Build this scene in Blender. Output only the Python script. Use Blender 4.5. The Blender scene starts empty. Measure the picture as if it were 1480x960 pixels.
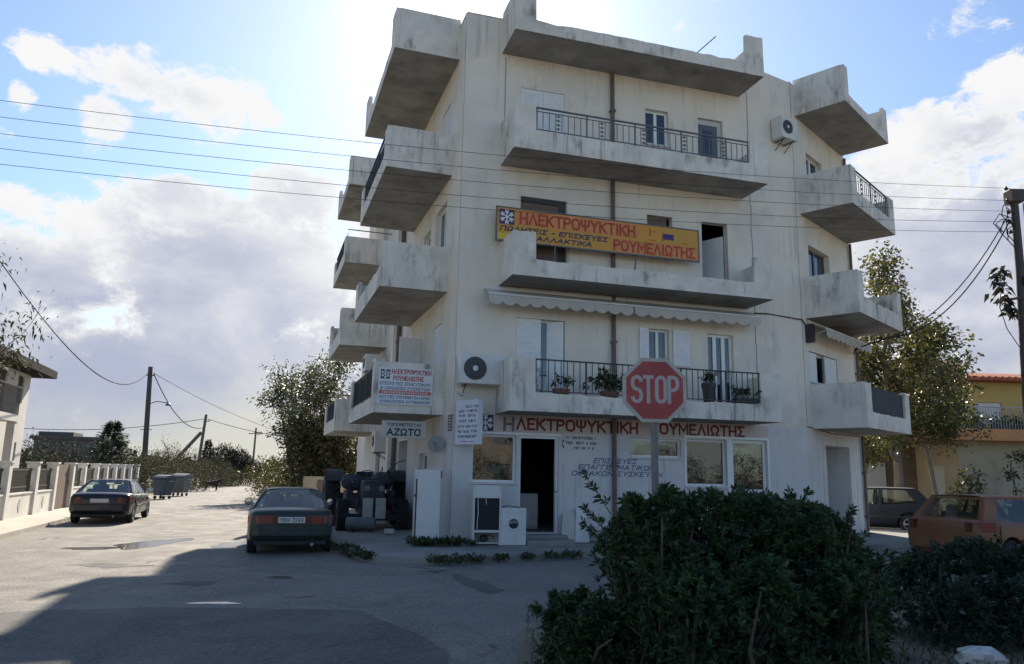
import bpy, bmesh, math, random
import numpy as np
from mathutils import Vector, Matrix

SC = bpy.context.scene
COL = SC.collection
R = math.radians

# ------------------------------------------------------------------ camera
CAM_H = 1.656
PITCH, ROLL, FPX = R(10.5728), R(1.1199), 1090.88
cam_d = bpy.data.cameras.new("camera"); cam = bpy.data.objects.new("camera", cam_d); COL.objects.link(cam)
cam_d.sensor_width = 36.0; cam_d.lens = FPX / 1480.0 * 36.0; cam_d.clip_start = 0.1; cam_d.clip_end = 5000
_r0, _u0, _f0 = Vector((1, 0, 0)), Vector((0, -math.sin(PITCH), math.cos(PITCH))), Vector((0, math.cos(PITCH), math.sin(PITCH)))
_rr = _r0 * math.cos(ROLL) + _u0 * math.sin(ROLL); _uu = _u0 * math.cos(ROLL) - _r0 * math.sin(ROLL)
_m = Matrix((( _rr.x, _uu.x, -_f0.x, 0), (_rr.y, _uu.y, -_f0.y, 0), (_rr.z, _uu.z, -_f0.z, CAM_H), (0, 0, 0, 1)))
cam.matrix_world = _m
SC.camera = cam

def ray(x, y):
    """direction of the photograph's pixel (1480 x 960)"""
    u, v = x - 740, y - 480
    return (_rr * (u / FPX) - _uu * (v / FPX) + _f0)

# ------------------------------------------------------------------ exposure, sun, sky
SC.view_settings.view_transform = 'Standard'; SC.view_settings.look = 'None'
SC.view_settings.gamma = 1.0; SC.view_settings.use_curve_mapping = False
EXPO = 1.2
SC.view_settings.exposure = EXPO
SUN_EL = R(33.6); SUN_AZ = R(-3.4)          # azimuth measured from +Y towards +X
sun_dir = Vector((math.sin(SUN_AZ) * math.cos(SUN_EL), math.cos(SUN_AZ) * math.cos(SUN_EL), math.sin(SUN_EL)))
sd = bpy.data.lights.new("sun", 'SUN'); sd.energy = 4.2; sd.angle = R(0.53); sd.color = (1.0, 0.90, 0.74)
so = bpy.data.objects.new("sun", sd); COL.objects.link(so)
so.rotation_euler = sun_dir.to_track_quat('Z', 'Y').to_euler()
so.location = (0, 40, 60)

def build_sky():
    w = bpy.data.worlds.new("World"); SC.world = w; w.use_nodes = True
    nt = w.node_tree; N, Lk = nt.nodes, nt.links
    N.clear()
    out = N.new('ShaderNodeOutputWorld')
    tc = N.new('ShaderNodeTexCoord')
    V = tc.outputs['Generated']
    def val(x):
        n = N.new('ShaderNodeValue'); n.outputs[0].default_value = x; return n.outputs[0]
    def mth(op, a, b=None, c=None, clamp=False):
        n = N.new('ShaderNodeMath'); n.operation = op; n.use_clamp = clamp
        for i, q in enumerate((a, b, c)):
            if q is None: continue
            if isinstance(q, (int, float)): n.inputs[i].default_value = q
            else: Lk.new(q, n.inputs[i])
        return n.outputs[0]
    def dot(vec):
        n = N.new('ShaderNodeVectorMath'); n.operation = 'DOT_PRODUCT'
        Lk.new(V, n.inputs[0]); n.inputs[1].default_value = vec
        return n.outputs['Value']
    def noise(scale, detail, rough, zs=1.0, off=(0, 0, 0), dist=0.0):
        mp = N.new('ShaderNodeMapping'); Lk.new(V, mp.inputs[0]); mp.inputs['Scale'].default_value = (1, 1, zs); mp.inputs['Location'].default_value = off
        n = N.new('ShaderNodeTexNoise'); n.inputs['Scale'].default_value = scale; n.inputs['Detail'].default_value = detail
        n.inputs['Roughness'].default_value = rough; n.inputs['Distortion'].default_value = dist
        Lk.new(mp.outputs[0], n.inputs['Vector']); return n.outputs['Fac']
    def sstep(x, a, b):
        n = N.new('ShaderNodeMapRange'); n.interpolation_type = 'SMOOTHSTEP'
        Lk.new(x, n.inputs['Value']); n.inputs['From Min'].default_value = a; n.inputs['From Max'].default_value = b
        return n.outputs['Result']
    def mix(fac, a, b):
        n = N.new('ShaderNodeMix'); n.data_type = 'RGBA'
        if isinstance(fac, (int, float)): n.inputs[0].default_value = fac
        else: Lk.new(fac, n.inputs[0])
        for i, q in ((6, a), (7, b)):
            if isinstance(q, tuple): n.inputs[i].default_value = (*q, 1)
            else: Lk.new(q, n.inputs[i])
        return n.outputs[2]
    def field(blobs, wobble=None):
        tot = None
        for (px, py, rx, ry, wt) in blobs:
            d = ray(px, py).normalized()
            a = d.cross(Vector((0, 0, 1))).normalized(); b = a.cross(d).normalized()
            k = FPX * 1.08
            qa = mth('MULTIPLY', dot(a), k / rx); qb = mth('MULTIPLY', dot(b), k / ry)
            q = mth('ADD', mth('MULTIPLY', qa, qa), mth('MULTIPLY', qb, qb))
            g = mth('MULTIPLY', mth('MAXIMUM', mth('SUBTRACT', 1.0, q), 0.0), wt)
            tot = g if tot is None else mth('MAXIMUM', tot, g)
        return tot
    SK = 0.075
    sky = N.new('ShaderNodeTexSky'); sky.sky_type = 'NISHITA'; sky.sun_disc = False
    sky.sun_elevation = SUN_EL; sky.sun_rotation = SUN_AZ
    sky.air_density = 1.0; sky.dust_density = 0.25; sky.ozone_density = 3.2
    E = 1.0 / (2 ** EXPO) / SK
    # thin bright veil of high cloud round the sun
    ds = mth('MAXIMUM', dot(sun_dir), 0.0)
    g1 = mth('MULTIPLY', mth('POWER', ds, 230.0), 1.4 * E)
    g2 = mth('MULTIPLY', mth('POWER', ds, 10.0), 0.21 * E)
    glow = mth('ADD', g1, g2)
    cg = N.new('ShaderNodeCombineColor')
    for i in range(3): Lk.new(mth('MULTIPLY', glow, (1.0, 0.97, 0.92)[i]), cg.inputs[i])
    add = N.new('ShaderNodeMix'); add.data_type = 'RGBA'; add.blend_type = 'ADD'; add.inputs[0].default_value = 1.0
    Lk.new(sky.outputs[0], add.inputs[6]); Lk.new(cg.outputs[0], add.inputs[7])
    base = add.outputs[2]
    # ---- cumulus
    blobs = [(70, 78, 60, 36, .9), (195, 100, 105, 58, 1), (285, 128, 130, 62, 1.05), (350, 160, 90, 42, .95), (150, 168, 40, 42, .75), (30, 136, 24, 26, .65),
             (90, 312, 150, 50, .9), (280, 296, 150, 54, 1.0), (430, 292, 110, 62, 1.0), (560, 330, 140, 90, 1.0),
             (60, 410, 260, 115, 1.3), (330, 425, 330, 150, 1.5), (300, 560, 520, 190, 1.6), (0, 560, 300, 200, 1.4), (560, 520, 200, 260, 1.3),
             (1420, 190, 150, 80, 1.1), (1480, 140, 120, 80, 1.0), (1330, 225, 110, 60, 1.0), (1560, 130, 160, 120, 1.1), (1240, 116, 26, 24, .62), (1310, 160, 30, 18, .5),
             (1400, 440, 360, 260, 1.7), (1330, 590, 300, 90, 1.5), (1250, 300, 160, 70, 1.0), (1700, 420, 400, 300, 1.4), (900, 560, 500, 160, 1.3)]
    F = field(blobs)
    # other clouds in the part of the sky that the photograph does not show
    behind = mth('MULTIPLY', sstep(dot((0, -1, 0)), -0.35, 0.25), mth('MULTIPLY', sstep(noise(2.2, 3, .5, 1.6, (4, 2, 7)), .57, .75), 0.8))
    F = mth('MAXIMUM', F, behind)
    F = mth('MAXIMUM', F, mth('MULTIPLY', sstep(dot((0, 0, 1)), .13, .02), mth('ADD', .55, mth('MULTIPLY', sstep(dot((0, 1, 0)), -.2, .4), .8))))
    fb = noise(7.0, 12, .62, 1.45, (1.3, 0.2, 3.1), 0.25)
    fb2 = noise(15.0, 12, .68, 1.35, (7.3, 2.2, .1), 0.35)
    rough = mth('ADD', mth('MULTIPLY', mth('SUBTRACT', fb, .5), 2.5), mth('MULTIPLY', mth('SUBTRACT', fb2, .5), 2.3))
    dens = mth('ADD', mth('SUBTRACT', F, .42), rough)
    mask = sstep(dens, -0.04, .34)
    core = sstep(dens, .12, .75)
    greys = [(120, 430, 300, 130, .80), (300, 420, 300, 130, .85), (400, 490, 300, 150, .85), (180, 540, 330, 120, .85), (420, 310, 220, 110, .45), (250, 122, 90, 34, .40), (490, 560, 220, 120, .7),
             (60, 560, 220, 110, .7), (1340, 420, 300, 170, .75), (1420, 350, 260, 140, .75), (1290, 280, 130, 60, .5), (1440, 210, 110, 60, .45), (1500, 490, 300, 120, .7), (300, 285, 120, 50, .42)]
    G = field(greys)
    gn = noise(4.2, 10, .58, 1.9, (2.1, 5.3, 1.2), .3)
    gg = mth('ADD', G, mth('MULTIPLY', mth('SUBTRACT', gn, .5), 1.9))
    gg = mth('ADD', gg, mth('MULTIPLY', mth('SUBTRACT', fb2, .5), .45))
    gg = mth('MULTIPLY', sstep(gg, -.02, 1.05), core)
    e = E
    white = (0.94 * e, 0.94 * e, 0.94 * e); grey = (0.43 * e, 0.47 * e, 0.625 * e); cream = (0.70 * e, 0.70 * e, 0.62 * e)
    low = sstep(dot((0, 0, 1)), .20, .03)
    cl = mix(low, white, cream)
    cl = mix(gg, cl, grey)
    # clouds near the sun are lit through
    near = mth('MULTIPLY', mth('POWER', ds, 14.0), .70)
    cl = mix(near, cl, (0.95 * e, .95 * e, .95 * e))
    fin = mix(mask, base, cl)
    bg = N.new('ShaderNodeBackground'); bg.inputs['Strength'].default_value = SK
    Lk.new(fin, bg.inputs['Color']); Lk.new(bg.outputs[0], out.inputs['Surface'])
build_sky()

# ------------------------------------------------------------------ materials
MATS = {}
def mat(name, base, rough=0.8, var=0.12, scale=3.0, var2=None, metallic=0.0, bump=0.0, bscale=60.0, spec=None, stretch=None, dirt=None, streak=None, repair=None):
    """principled material with two octaves of colour variation and optional vertical dirt streaks"""
    if name in MATS: return MATS[name]
    m = bpy.data.materials.new(name); m.use_nodes = True
    nt = m.node_tree; N, Lk = nt.nodes, nt.links
    b = N['Principled BSDF']
    b.inputs['Roughness'].default_value = rough; b.inputs['Metallic'].default_value = metallic
    if spec is not None: b.inputs['Specular IOR Level'].default_value = spec
    tc = N.new('ShaderNodeTexCoord'); mp = N.new('ShaderNodeMapping'); Lk.new(tc.outputs['Object'], mp.inputs[0])
    if stretch: mp.inputs['Scale'].default_value = stretch
    n1 = N.new('ShaderNodeTexNoise'); n1.inputs['Scale'].default_value = scale; n1.inputs['Detail'].default_value = 8; n1.inputs['Roughness'].default_value = .62
    Lk.new(mp.outputs[0], n1.inputs['Vector'])
    rp = N.new('ShaderNodeValToRGB'); Lk.new(n1.outputs['Fac'], rp.inputs[0])
    lo = tuple(max(0, c * (1 - var)) for c in base); hi = tuple(min(1, c * (1 + var)) for c in base)
    if var2: lo = var2
    rp.color_ramp.elements[0].position = .32; rp.color_ramp.elements[1].position = .68
    rp.color_ramp.elements[0].color = (*lo, 1); rp.color_ramp.elements[1].color = (*hi, 1)
    col = rp.outputs[0]
    if dirt:
        amount, dcol, dsc = dirt
        m2 = N.new('ShaderNodeMapping'); Lk.new(tc.outputs['Object'], m2.inputs[0]); m2.inputs['Scale'].default_value = dsc
        n2 = N.new('ShaderNodeTexNoise'); n2.inputs['Scale'].default_value = 1.0; n2.inputs['Detail'].default_value = 10; n2.inputs['Roughness'].default_value = .68
        Lk.new(m2.outputs[0], n2.inputs['Vector'])
        mr = N.new('ShaderNodeMapRange'); mr.interpolation_type = 'SMOOTHSTEP'; Lk.new(n2.outputs['Fac'], mr.inputs['Value'])
        mr.inputs['From Min'].default_value = .47; mr.inputs['From Max'].default_value = .70; mr.inputs['To Max'].default_value = amount
        n3 = N.new('ShaderNodeTexNoise'); n3.inputs['Scale'].default_value = 1.3; n3.inputs['Detail'].default_value = 6; Lk.new(tc.outputs['Object'], n3.inputs['Vector'])
        mr3 = N.new('ShaderNodeMapRange'); mr3.interpolation_type = 'SMOOTHSTEP'; Lk.new(n3.outputs['Fac'], mr3.inputs['Value'])
        mr3.inputs['From Min'].default_value = .42; mr3.inputs['From Max'].default_value = .62
        mu = N.new('ShaderNodeMath'); mu.operation = 'MULTIPLY'; Lk.new(mr.outputs[0], mu.inputs[0]); Lk.new(mr3.outputs[0], mu.inputs[1])
        mx = N.new('ShaderNodeMix'); mx.data_type = 'RGBA'; Lk.new(mu.outputs[0], mx.inputs[0]); Lk.new(col, mx.inputs[6]); mx.inputs[7].default_value = (*dcol, 1)
        col = mx.outputs[2]
    def layer(col, sc, a, c, amt, dcol, sc2, a2, c2, off):
        m2 = N.new('ShaderNodeMapping'); Lk.new(tc.outputs['Object'], m2.inputs[0]); m2.inputs['Scale'].default_value = sc; m2.inputs['Location'].default_value = (off, off * .7, off * .3)
        n2 = N.new('ShaderNodeTexNoise'); n2.inputs['Scale'].default_value = 1.0; n2.inputs['Detail'].default_value = 9; n2.inputs['Roughness'].default_value = .62; Lk.new(m2.outputs[0], n2.inputs['Vector'])
        n3 = N.new('ShaderNodeTexNoise'); n3.inputs['Scale'].default_value = sc2; n3.inputs['Detail'].default_value = 5; Lk.new(m2.inputs[0].links[0].from_socket, n3.inputs['Vector'])
        r = []
        for n_, x, y, t in ((n2, a, c, amt), (n3, a2, c2, 1.0)):
            q = N.new('ShaderNodeMapRange'); q.interpolation_type = 'SMOOTHSTEP'; Lk.new(n_.outputs['Fac'], q.inputs['Value']); q.inputs['From Min'].default_value = x; q.inputs['From Max'].default_value = y; q.inputs['To Max'].default_value = t; r.append(q.outputs[0])
        mu = N.new('ShaderNodeMath'); mu.operation = 'MULTIPLY'; Lk.new(r[0], mu.inputs[0]); Lk.new(r[1], mu.inputs[1])
        mx = N.new('ShaderNodeMix'); mx.data_type = 'RGBA'; Lk.new(mu.outputs[0], mx.inputs[0]); Lk.new(col, mx.inputs[6]); mx.inputs[7].default_value = (*dcol, 1); return mx.outputs[2]
    if repair: col = layer(col, (.55, .55, .8), .54, .57, repair[0], repair[1], .25, .4, .6, 3.0)
    if streak: col = layer(col, streak[2], .50, .68, streak[0], streak[1], .7, .46, .62, 1.0)
    Lk.new(col, b.inputs['Base Color'])
    if bump:
        nb = N.new('ShaderNodeTexNoise'); nb.inputs['Scale'].default_value = bscale; nb.inputs['Detail'].default_value = 5
        Lk.new(tc.outputs['Object'], nb.inputs['Vector'])
        bp = N.new('ShaderNodeBump'); bp.inputs['Strength'].default_value = bump; bp.inputs['Distance'].default_value = .02
        Lk.new(nb.outputs['Fac'], bp.inputs['Height']); Lk.new(bp.outputs[0], b.inputs['Normal'])
    MATS[name] = m
    return m

def glass(name, tint=(.6, .65, .65), trans=.5, rough=.02, refl=.25, dark=(.01, .012, .014)):
    m = bpy.data.materials.new(name); m.use_nodes = True
    nt = m.node_tree; N, Lk = nt.nodes, nt.links; N.clear()
    o = N.new('ShaderNodeOutputMaterial')
    t = N.new('ShaderNodeBsdfTransparent'); t.inputs[0].default_value = (*tint, 1)
    d = N.new('ShaderNodeBsdfDiffuse'); d.inputs[0].default_value = (*dark, 1)
    g = N.new('ShaderNodeBsdfGlossy'); g.inputs['Roughness'].default_value = rough; g.inputs[0].default_value = (.9, .95, 1, 1)
    a = N.new('ShaderNodeMixShader'); a.inputs[0].default_value = trans; Lk.new(d.outputs[0], a.inputs[1]); Lk.new(t.outputs[0], a.inputs[2])
    lw = N.new('ShaderNodeLayerWeight'); pw = N.new('ShaderNodeMath'); pw.operation = 'POWER'; Lk.new(lw.outputs['Facing'], pw.inputs[0]); pw.inputs[1].default_value = 4.0; lw.inputs[0].default_value = .5
    ad = N.new('ShaderNodeMath'); ad.operation = 'MULTIPLY_ADD'; ad.use_clamp = True; Lk.new(pw.outputs[0], ad.inputs[0]); ad.inputs[1].default_value = .8; ad.inputs[2].default_value = .04 + refl
    # slight waviness of old panes
    tc = N.new('ShaderNodeTexCoord'); nb = N.new('ShaderNodeTexNoise'); nb.inputs['Scale'].default_value = 1.7; Lk.new(tc.outputs['Object'], nb.inputs['Vector'])
    bp = N.new('ShaderNodeBump'); bp.inputs['Strength'].default_value = .05; bp.inputs['Distance'].default_value = .05; Lk.new(nb.outputs['Fac'], bp.inputs['Height']); Lk.new(bp.outputs[0], g.inputs['Normal'])
    b = N.new('ShaderNodeMixShader'); Lk.new(ad.outputs[0], b.inputs[0]); Lk.new(a.outputs[0], b.inputs[1]); Lk.new(g.outputs[0], b.inputs[2])
    Lk.new(b.outputs[0], o.inputs[0]); MATS[name] = m
    return m

def leafmat(name, dark, light, trans=.35, scale=2.0, rough=.5):
    m = bpy.data.materials.new(name); m.use_nodes = True
    nt = m.node_tree; N, Lk = nt.nodes, nt.links; N.clear()
    o = N.new('ShaderNodeOutputMaterial')
    ge = N.new('ShaderNodeNewGeometry'); tc = N.new('ShaderNodeTexCoord')
    n = N.new('ShaderNodeTexNoise'); n.inputs['Scale'].default_value = scale; n.inputs['Detail'].default_value = 4; Lk.new(tc.outputs['Object'], n.inputs['Vector'])
    mx0 = N.new('ShaderNodeMath'); mx0.operation = 'MULTIPLY_ADD'; Lk.new(ge.outputs['Random Per Island'], mx0.inputs[0]); mx0.inputs[1].default_value = .55; mx0.inputs[2].default_value = -.27
    ad = N.new('ShaderNodeMath'); ad.operation = 'ADD'; Lk.new(n.outputs['Fac'], ad.inputs[0]); Lk.new(mx0.outputs[0], ad.inputs[1])
    rp = N.new('ShaderNodeValToRGB'); Lk.new(ad.outputs[0], rp.inputs[0])
    rp.color_ramp.elements[0].position = .3; rp.color_ramp.elements[1].position = .72
    rp.color_ramp.elements[0].color = (*dark, 1); rp.color_ramp.elements[1].color = (*light, 1)
    p = N.new('ShaderNodeBsdfPrincipled'); p.inputs['Roughness'].default_value = rough; Lk.new(rp.outputs[0], p.inputs['Base Color'])
    t = N.new('ShaderNodeBsdfTranslucent'); 
    br = N.new('ShaderNodeMix'); br.data_type = 'RGBA'; br.blend_type = 'MULTIPLY'; br.inputs[0].default_value = 1; Lk.new(rp.outputs[0], br.inputs[6]); br.inputs[7].default_value = (1.5, 1.5, .7, 1)
    Lk.new(br.outputs[2], t.inputs[0])
    s = N.new('ShaderNodeMixShader'); s.inputs[0].default_value = trans; Lk.new(p.outputs[0], s.inputs[1]); Lk.new(t.outputs[0], s.inputs[2])
    Lk.new(s.outputs[0], o.inputs[0]); MATS[name] = m
    return m

STUCCO = mat('stucco', (.745, .68, .58), .9, .06, .9, dirt=(.42, (.28, .27, .25), (1.6, 1.6, .28)), streak=(.38, (.22, .21, .195), (9, 9, .30)), repair=(.5, (.60, .575, .53)), bump=.2, bscale=45)
PARAPET = mat('weathered_stucco', (.69, .645, .57), .92, .14, 1.6, dirt=(.85, (.15, .145, .135), (2.6, 2.6, 1.1)), streak=(.72, (.115, .11, .10), (10, 10, .55)), bump=.35, bscale=40)
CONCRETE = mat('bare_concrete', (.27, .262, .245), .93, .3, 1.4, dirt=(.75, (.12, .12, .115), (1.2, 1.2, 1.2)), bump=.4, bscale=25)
PAINTED = mat('ground_floor_paint', (.62, .60, .585), .85, .06, 1.1, dirt=(.35, (.3, .29, .28), (1.4, 1.4, .3)), streak=(.5, (.22, .21, .2), (8, 8, .35)), bump=.12, bscale=45)
WHITE = mat('white_frame_paint', (.78, .78, .77), .45, .05, 4)
SHUTTER = mat('white_shutter_paint', (.76, .76, .76), .5, .06, 5)
GREYBLUE = mat('blue_grey_door', (.10, .115, .14), .5, .1, 4)
BROWNWOOD = mat('brown_shutter', (.16, .11, .085), .7, .2, 6, stretch=(6, 6, .6))
DARKIRON = mat('dark_iron', (.03, .032, .038), .5, .2, 8)
GREYIRON = mat('grey_iron', (.13, .13, .14), .5, .2, 8)
PIPE = mat('brown_pipe', (.13, .095, .08), .6, .3, 5)
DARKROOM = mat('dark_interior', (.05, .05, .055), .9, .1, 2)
GLASS = glass('window_glass', trans=.35, refl=.05)
SHOPGLASS = glass('shop_glass', tint=(.75, .78, .78), trans=.62, refl=.055)
CARGLASS = glass('car_glass', tint=(.88, .95, .82), trans=.94, refl=.01)
AWNING = mat('awning_fabric', (.50, .47, .42), .9, .07, 3, stretch=(1, 1, .4))
CLOTH = mat('dark_screen_cloth', (.045, .05, .058), .85, .2, 5)
ACWHITE = mat('appliance_white', (.62, .615, .585), .4, .07, 5, dirt=(.4, (.35, .32, .27), (3, 3, 1.2)))
ACDARK = mat('dark_grille', (.045, .045, .05), .6, .2, 8)
LETRED = mat('red_brown_lettering', (.17, .035, .025), .7, .2, 9)
LETBLUE = mat('navy_lettering', (.03, .06, .21), .7, .15, 9)
LETGREY = mat('faded_grey_lettering', (.17, .16, .17), .8, .15, 9)
NAVY = mat('navy_panel', (.025, .035, .075), .6, .15, 9)
SIGNWHITE = mat('sign_white', (.70, .70, .70), .55, .06, 3, dirt=(.3, (.4, .38, .36), (3, 3, .6)))
SIGNGREY = mat('sign_grey_white', (.50, .50, .47), .6, .07, 3)
BLACKLET = mat('black_lettering', (.02, .022, .03), .6, .2, 8)

# ------------------------------------------------------------------ mesh helpers
class Frame:
    """a wall's own axes: u along the wall, n outwards, z up"""
    def __init__(s, o, u, n, z=0.0):
        s.o = Vector((o[0], o[1], z)); s.u = Vector((u[0], u[1], 0)).normalized(); s.n = Vector((n[0], n[1], 0)).normalized()
    def pt(s, u, n, z): return s.o + s.u * u + s.n * n + Vector((0, 0, z))

WORLD = Frame((0, 0), (1, 0), (0, 1))

class MB:
    def __init__(s): s.v, s.f, s.m = [], [], []
    def add(s, vs, fs, mi=0):
        k = len(s.v); s.v += [tuple(p) for p in vs]; s.f += [tuple(i + k for i in f) for f in fs]; s.m += [mi] * len(fs)
    def hexa(s, p, mi=0):
        s.add(p, [(0, 3, 2, 1), (4, 5, 6, 7), (0, 1, 5, 4), (1, 2, 6, 5), (2, 3, 7, 6), (3, 0, 4, 7)], mi)
    def fbox(s, fr, u0, u1, n0, n1, z0, z1, mi=0):
        s.hexa([fr.pt(u0, n0, z0), fr.pt(u1, n0, z0), fr.pt(u1, n1, z0), fr.pt(u0, n1, z0), fr.pt(u0, n0, z1), fr.pt(u1, n0, z1), fr.pt(u1, n1, z1), fr.pt(u0, n1, z1)], mi)
    def box(s, c, sz, mi=0, rz=0.0, taper=1.0):
        x, y, z = sz[0] / 2, sz[1] / 2, sz[2] / 2; ca, sa = math.cos(rz), math.sin(rz)
        P = []
        for zz, t in ((-z, 1.0), (z, taper)):
            for xx, yy in ((-x, -y), (x, -y), (x, y), (-x, y)):
                xx *= t; yy *= t
                P.append((c[0] + xx * ca - yy * sa, c[1] + xx * sa + yy * ca, c[2] + zz))
        s.hexa(P, mi)
    def quad(s, a, b, c, d, mi=0): s.add([a, b, c, d], [(0, 1, 2, 3)], mi)
    def poly(s, pts, mi=0): s.add(pts, [tuple(range(len(pts)))], mi)
    def prism(s, a, b, mi=0, mside=None):
        """two matching rings of points -> closed solid"""
        n = len(a); k = len(s.v); s.v += [tuple(p) for p in a] + [tuple(p) for p in b]
        s.f.append(tuple(k + i for i in range(n))[::-1]); s.f.append(tuple(k + n + i for i in range(n))); s.m += [mi, mi]
        for i in range(n):
            j = (i + 1) % n; s.f.append((k + i, k + j, k + n + j, k + n + i)); s.m.append(mi if mside is None else mside)
    def fprism(s, fr, poly, n0, n1, mi=0):
        s.prism([fr.pt(u, n0, z) for u, z in poly], [fr.pt(u, n1, z) for u, z in poly], mi)
    def tube(s, pts, rad, seg=8, mi=0, cap=True):
        pts = [Vector(p) for p in pts]; n = len(pts)
        if not hasattr(rad, '__len__'): rad = [rad] * n
        k0 = len(s.v); prev = None
        for i, p in enumerate(pts):
            t = (pts[min(i + 1, n - 1)] - pts[max(i - 1, 0)])
            t = t.normalized() if t.length > 1e-9 else Vector((0, 0, 1))
            if prev is None:
                a = t.orthogonal().normalized()
            else:
                a = prev - t * prev.dot(t); a = a.normalized() if a.length > 1e-6 else t.orthogonal().normalized()
            prev = a; b = t.cross(a)
            for j in range(seg):
                th = 2 * math.pi * j / seg; q = p + (a * math.cos(th) + b * math.sin(th)) * rad[i]; s.v.append(tuple(q))
        for i in range(n - 1):
            for j in range(seg):
                j2 = (j + 1) % seg
                s.f.append((k0 + i * seg + j, k0 + i * seg + j2, k0 + (i + 1) * seg + j2, k0 + (i + 1) * seg + j)); s.m.append(mi)
        if cap:
            s.f.append(tuple(k0 + j for j in range(seg))[::-1]); s.f.append(tuple(k0 + (n - 1) * seg + j for j in range(seg))); s.m += [mi, mi]
    def lathe(s, c, axis, prof, seg=20, mi=0, closed=False):
        """profile of (radius, height along axis)"""
        ax = Vector(axis).normalized(); a = ax.orthogonal().normalized(); b = ax.cross(a); c = Vector(c); k = len(s.v); n = len(prof)
        for r, h in prof:
            for j in range(seg):
                th = 2 * math.pi * j / seg; s.v.append(tuple(c + ax * h + (a * math.cos(th) + b * math.sin(th)) * r))
        m = n if closed else n - 1
        for i in range(m):
            i2 = (i + 1) % n
            for j in range(seg):
                j2 = (j + 1) % seg; s.f.append((k + i * seg + j, k + i * seg + j2, k + i2 * seg + j2, k + i2 * seg + j)); s.m.append(mi)
        if not closed:
            s.f.append(tuple(k + j for j in range(seg))[::-1]); s.f.append(tuple(k + (n - 1) * seg + j for j in range(seg))); s.m += [mi, mi]
    def build(s, name, mats, parent=None, smooth=None, bevel=0.0, under=None, recalc=True):
        if not isinstance(mats, (list, tuple)): mats = [mats]
        me = bpy.data.meshes.new(name); me.from_pydata(s.v, [], s.f)
        for m in mats: me.materials.append(m)
        me.polygons.foreach_set('material_index', s.m)
        bm = bmesh.new(); bm.from_mesh(me)
        if recalc: bmesh.ops.recalc_face_normals(bm, faces=bm.faces)
        if bevel: bmesh.ops.bevel(bm, geom=[e for e in bm.edges if len(e.link_faces) == 2 and e.calc_face_angle(0) > .5], offset=bevel, segments=2, affect='EDGES', profile=.6)
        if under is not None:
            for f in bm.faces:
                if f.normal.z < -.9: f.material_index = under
        bm.to_mesh(me); bm.free()
        if smooth is not None:
            me.polygons.foreach_set('use_smooth', [True] * len(me.polygons)); me.set_sharp_from_angle(angle=R(smooth))
        return link(name, me, parent)

def root_of(o):
    while o.parent: o = o.parent
    return o

def link(name, me, parent=None):
    o = bpy.data.objects.new(name, me); COL.objects.link(o)
    if parent is not None:
        o.parent = parent
        rt = root_of(parent)
        if not rt.get('_local'): me.transform(Matrix.Translation(-rt.location))
    return o

def tag(o, label=None, cat=None, group=None, kind=None):
    if label: o['label'] = label
    if cat: o['category'] = cat
    if group: o['group'] = group
    if kind: o['kind'] = kind
    return o

def thing(name, label, cat, loc=(0, 0, 0), group=None, local=False, rz=0.0):
    o = bpy.data.objects.new(name, None); COL.objects.link(o); o.empty_display_size = .2
    o.location = loc
    if local: o['_local'] = True; o.rotation_euler = (0, 0, rz)
    return tag(o, label, cat, group)

def copy_tree(o, parent=None):
    c = o.copy(); COL.objects.link(c)
    if parent is not None: c.parent = parent
    for ch in list(o.children): copy_tree(ch, c)
    return c

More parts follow.
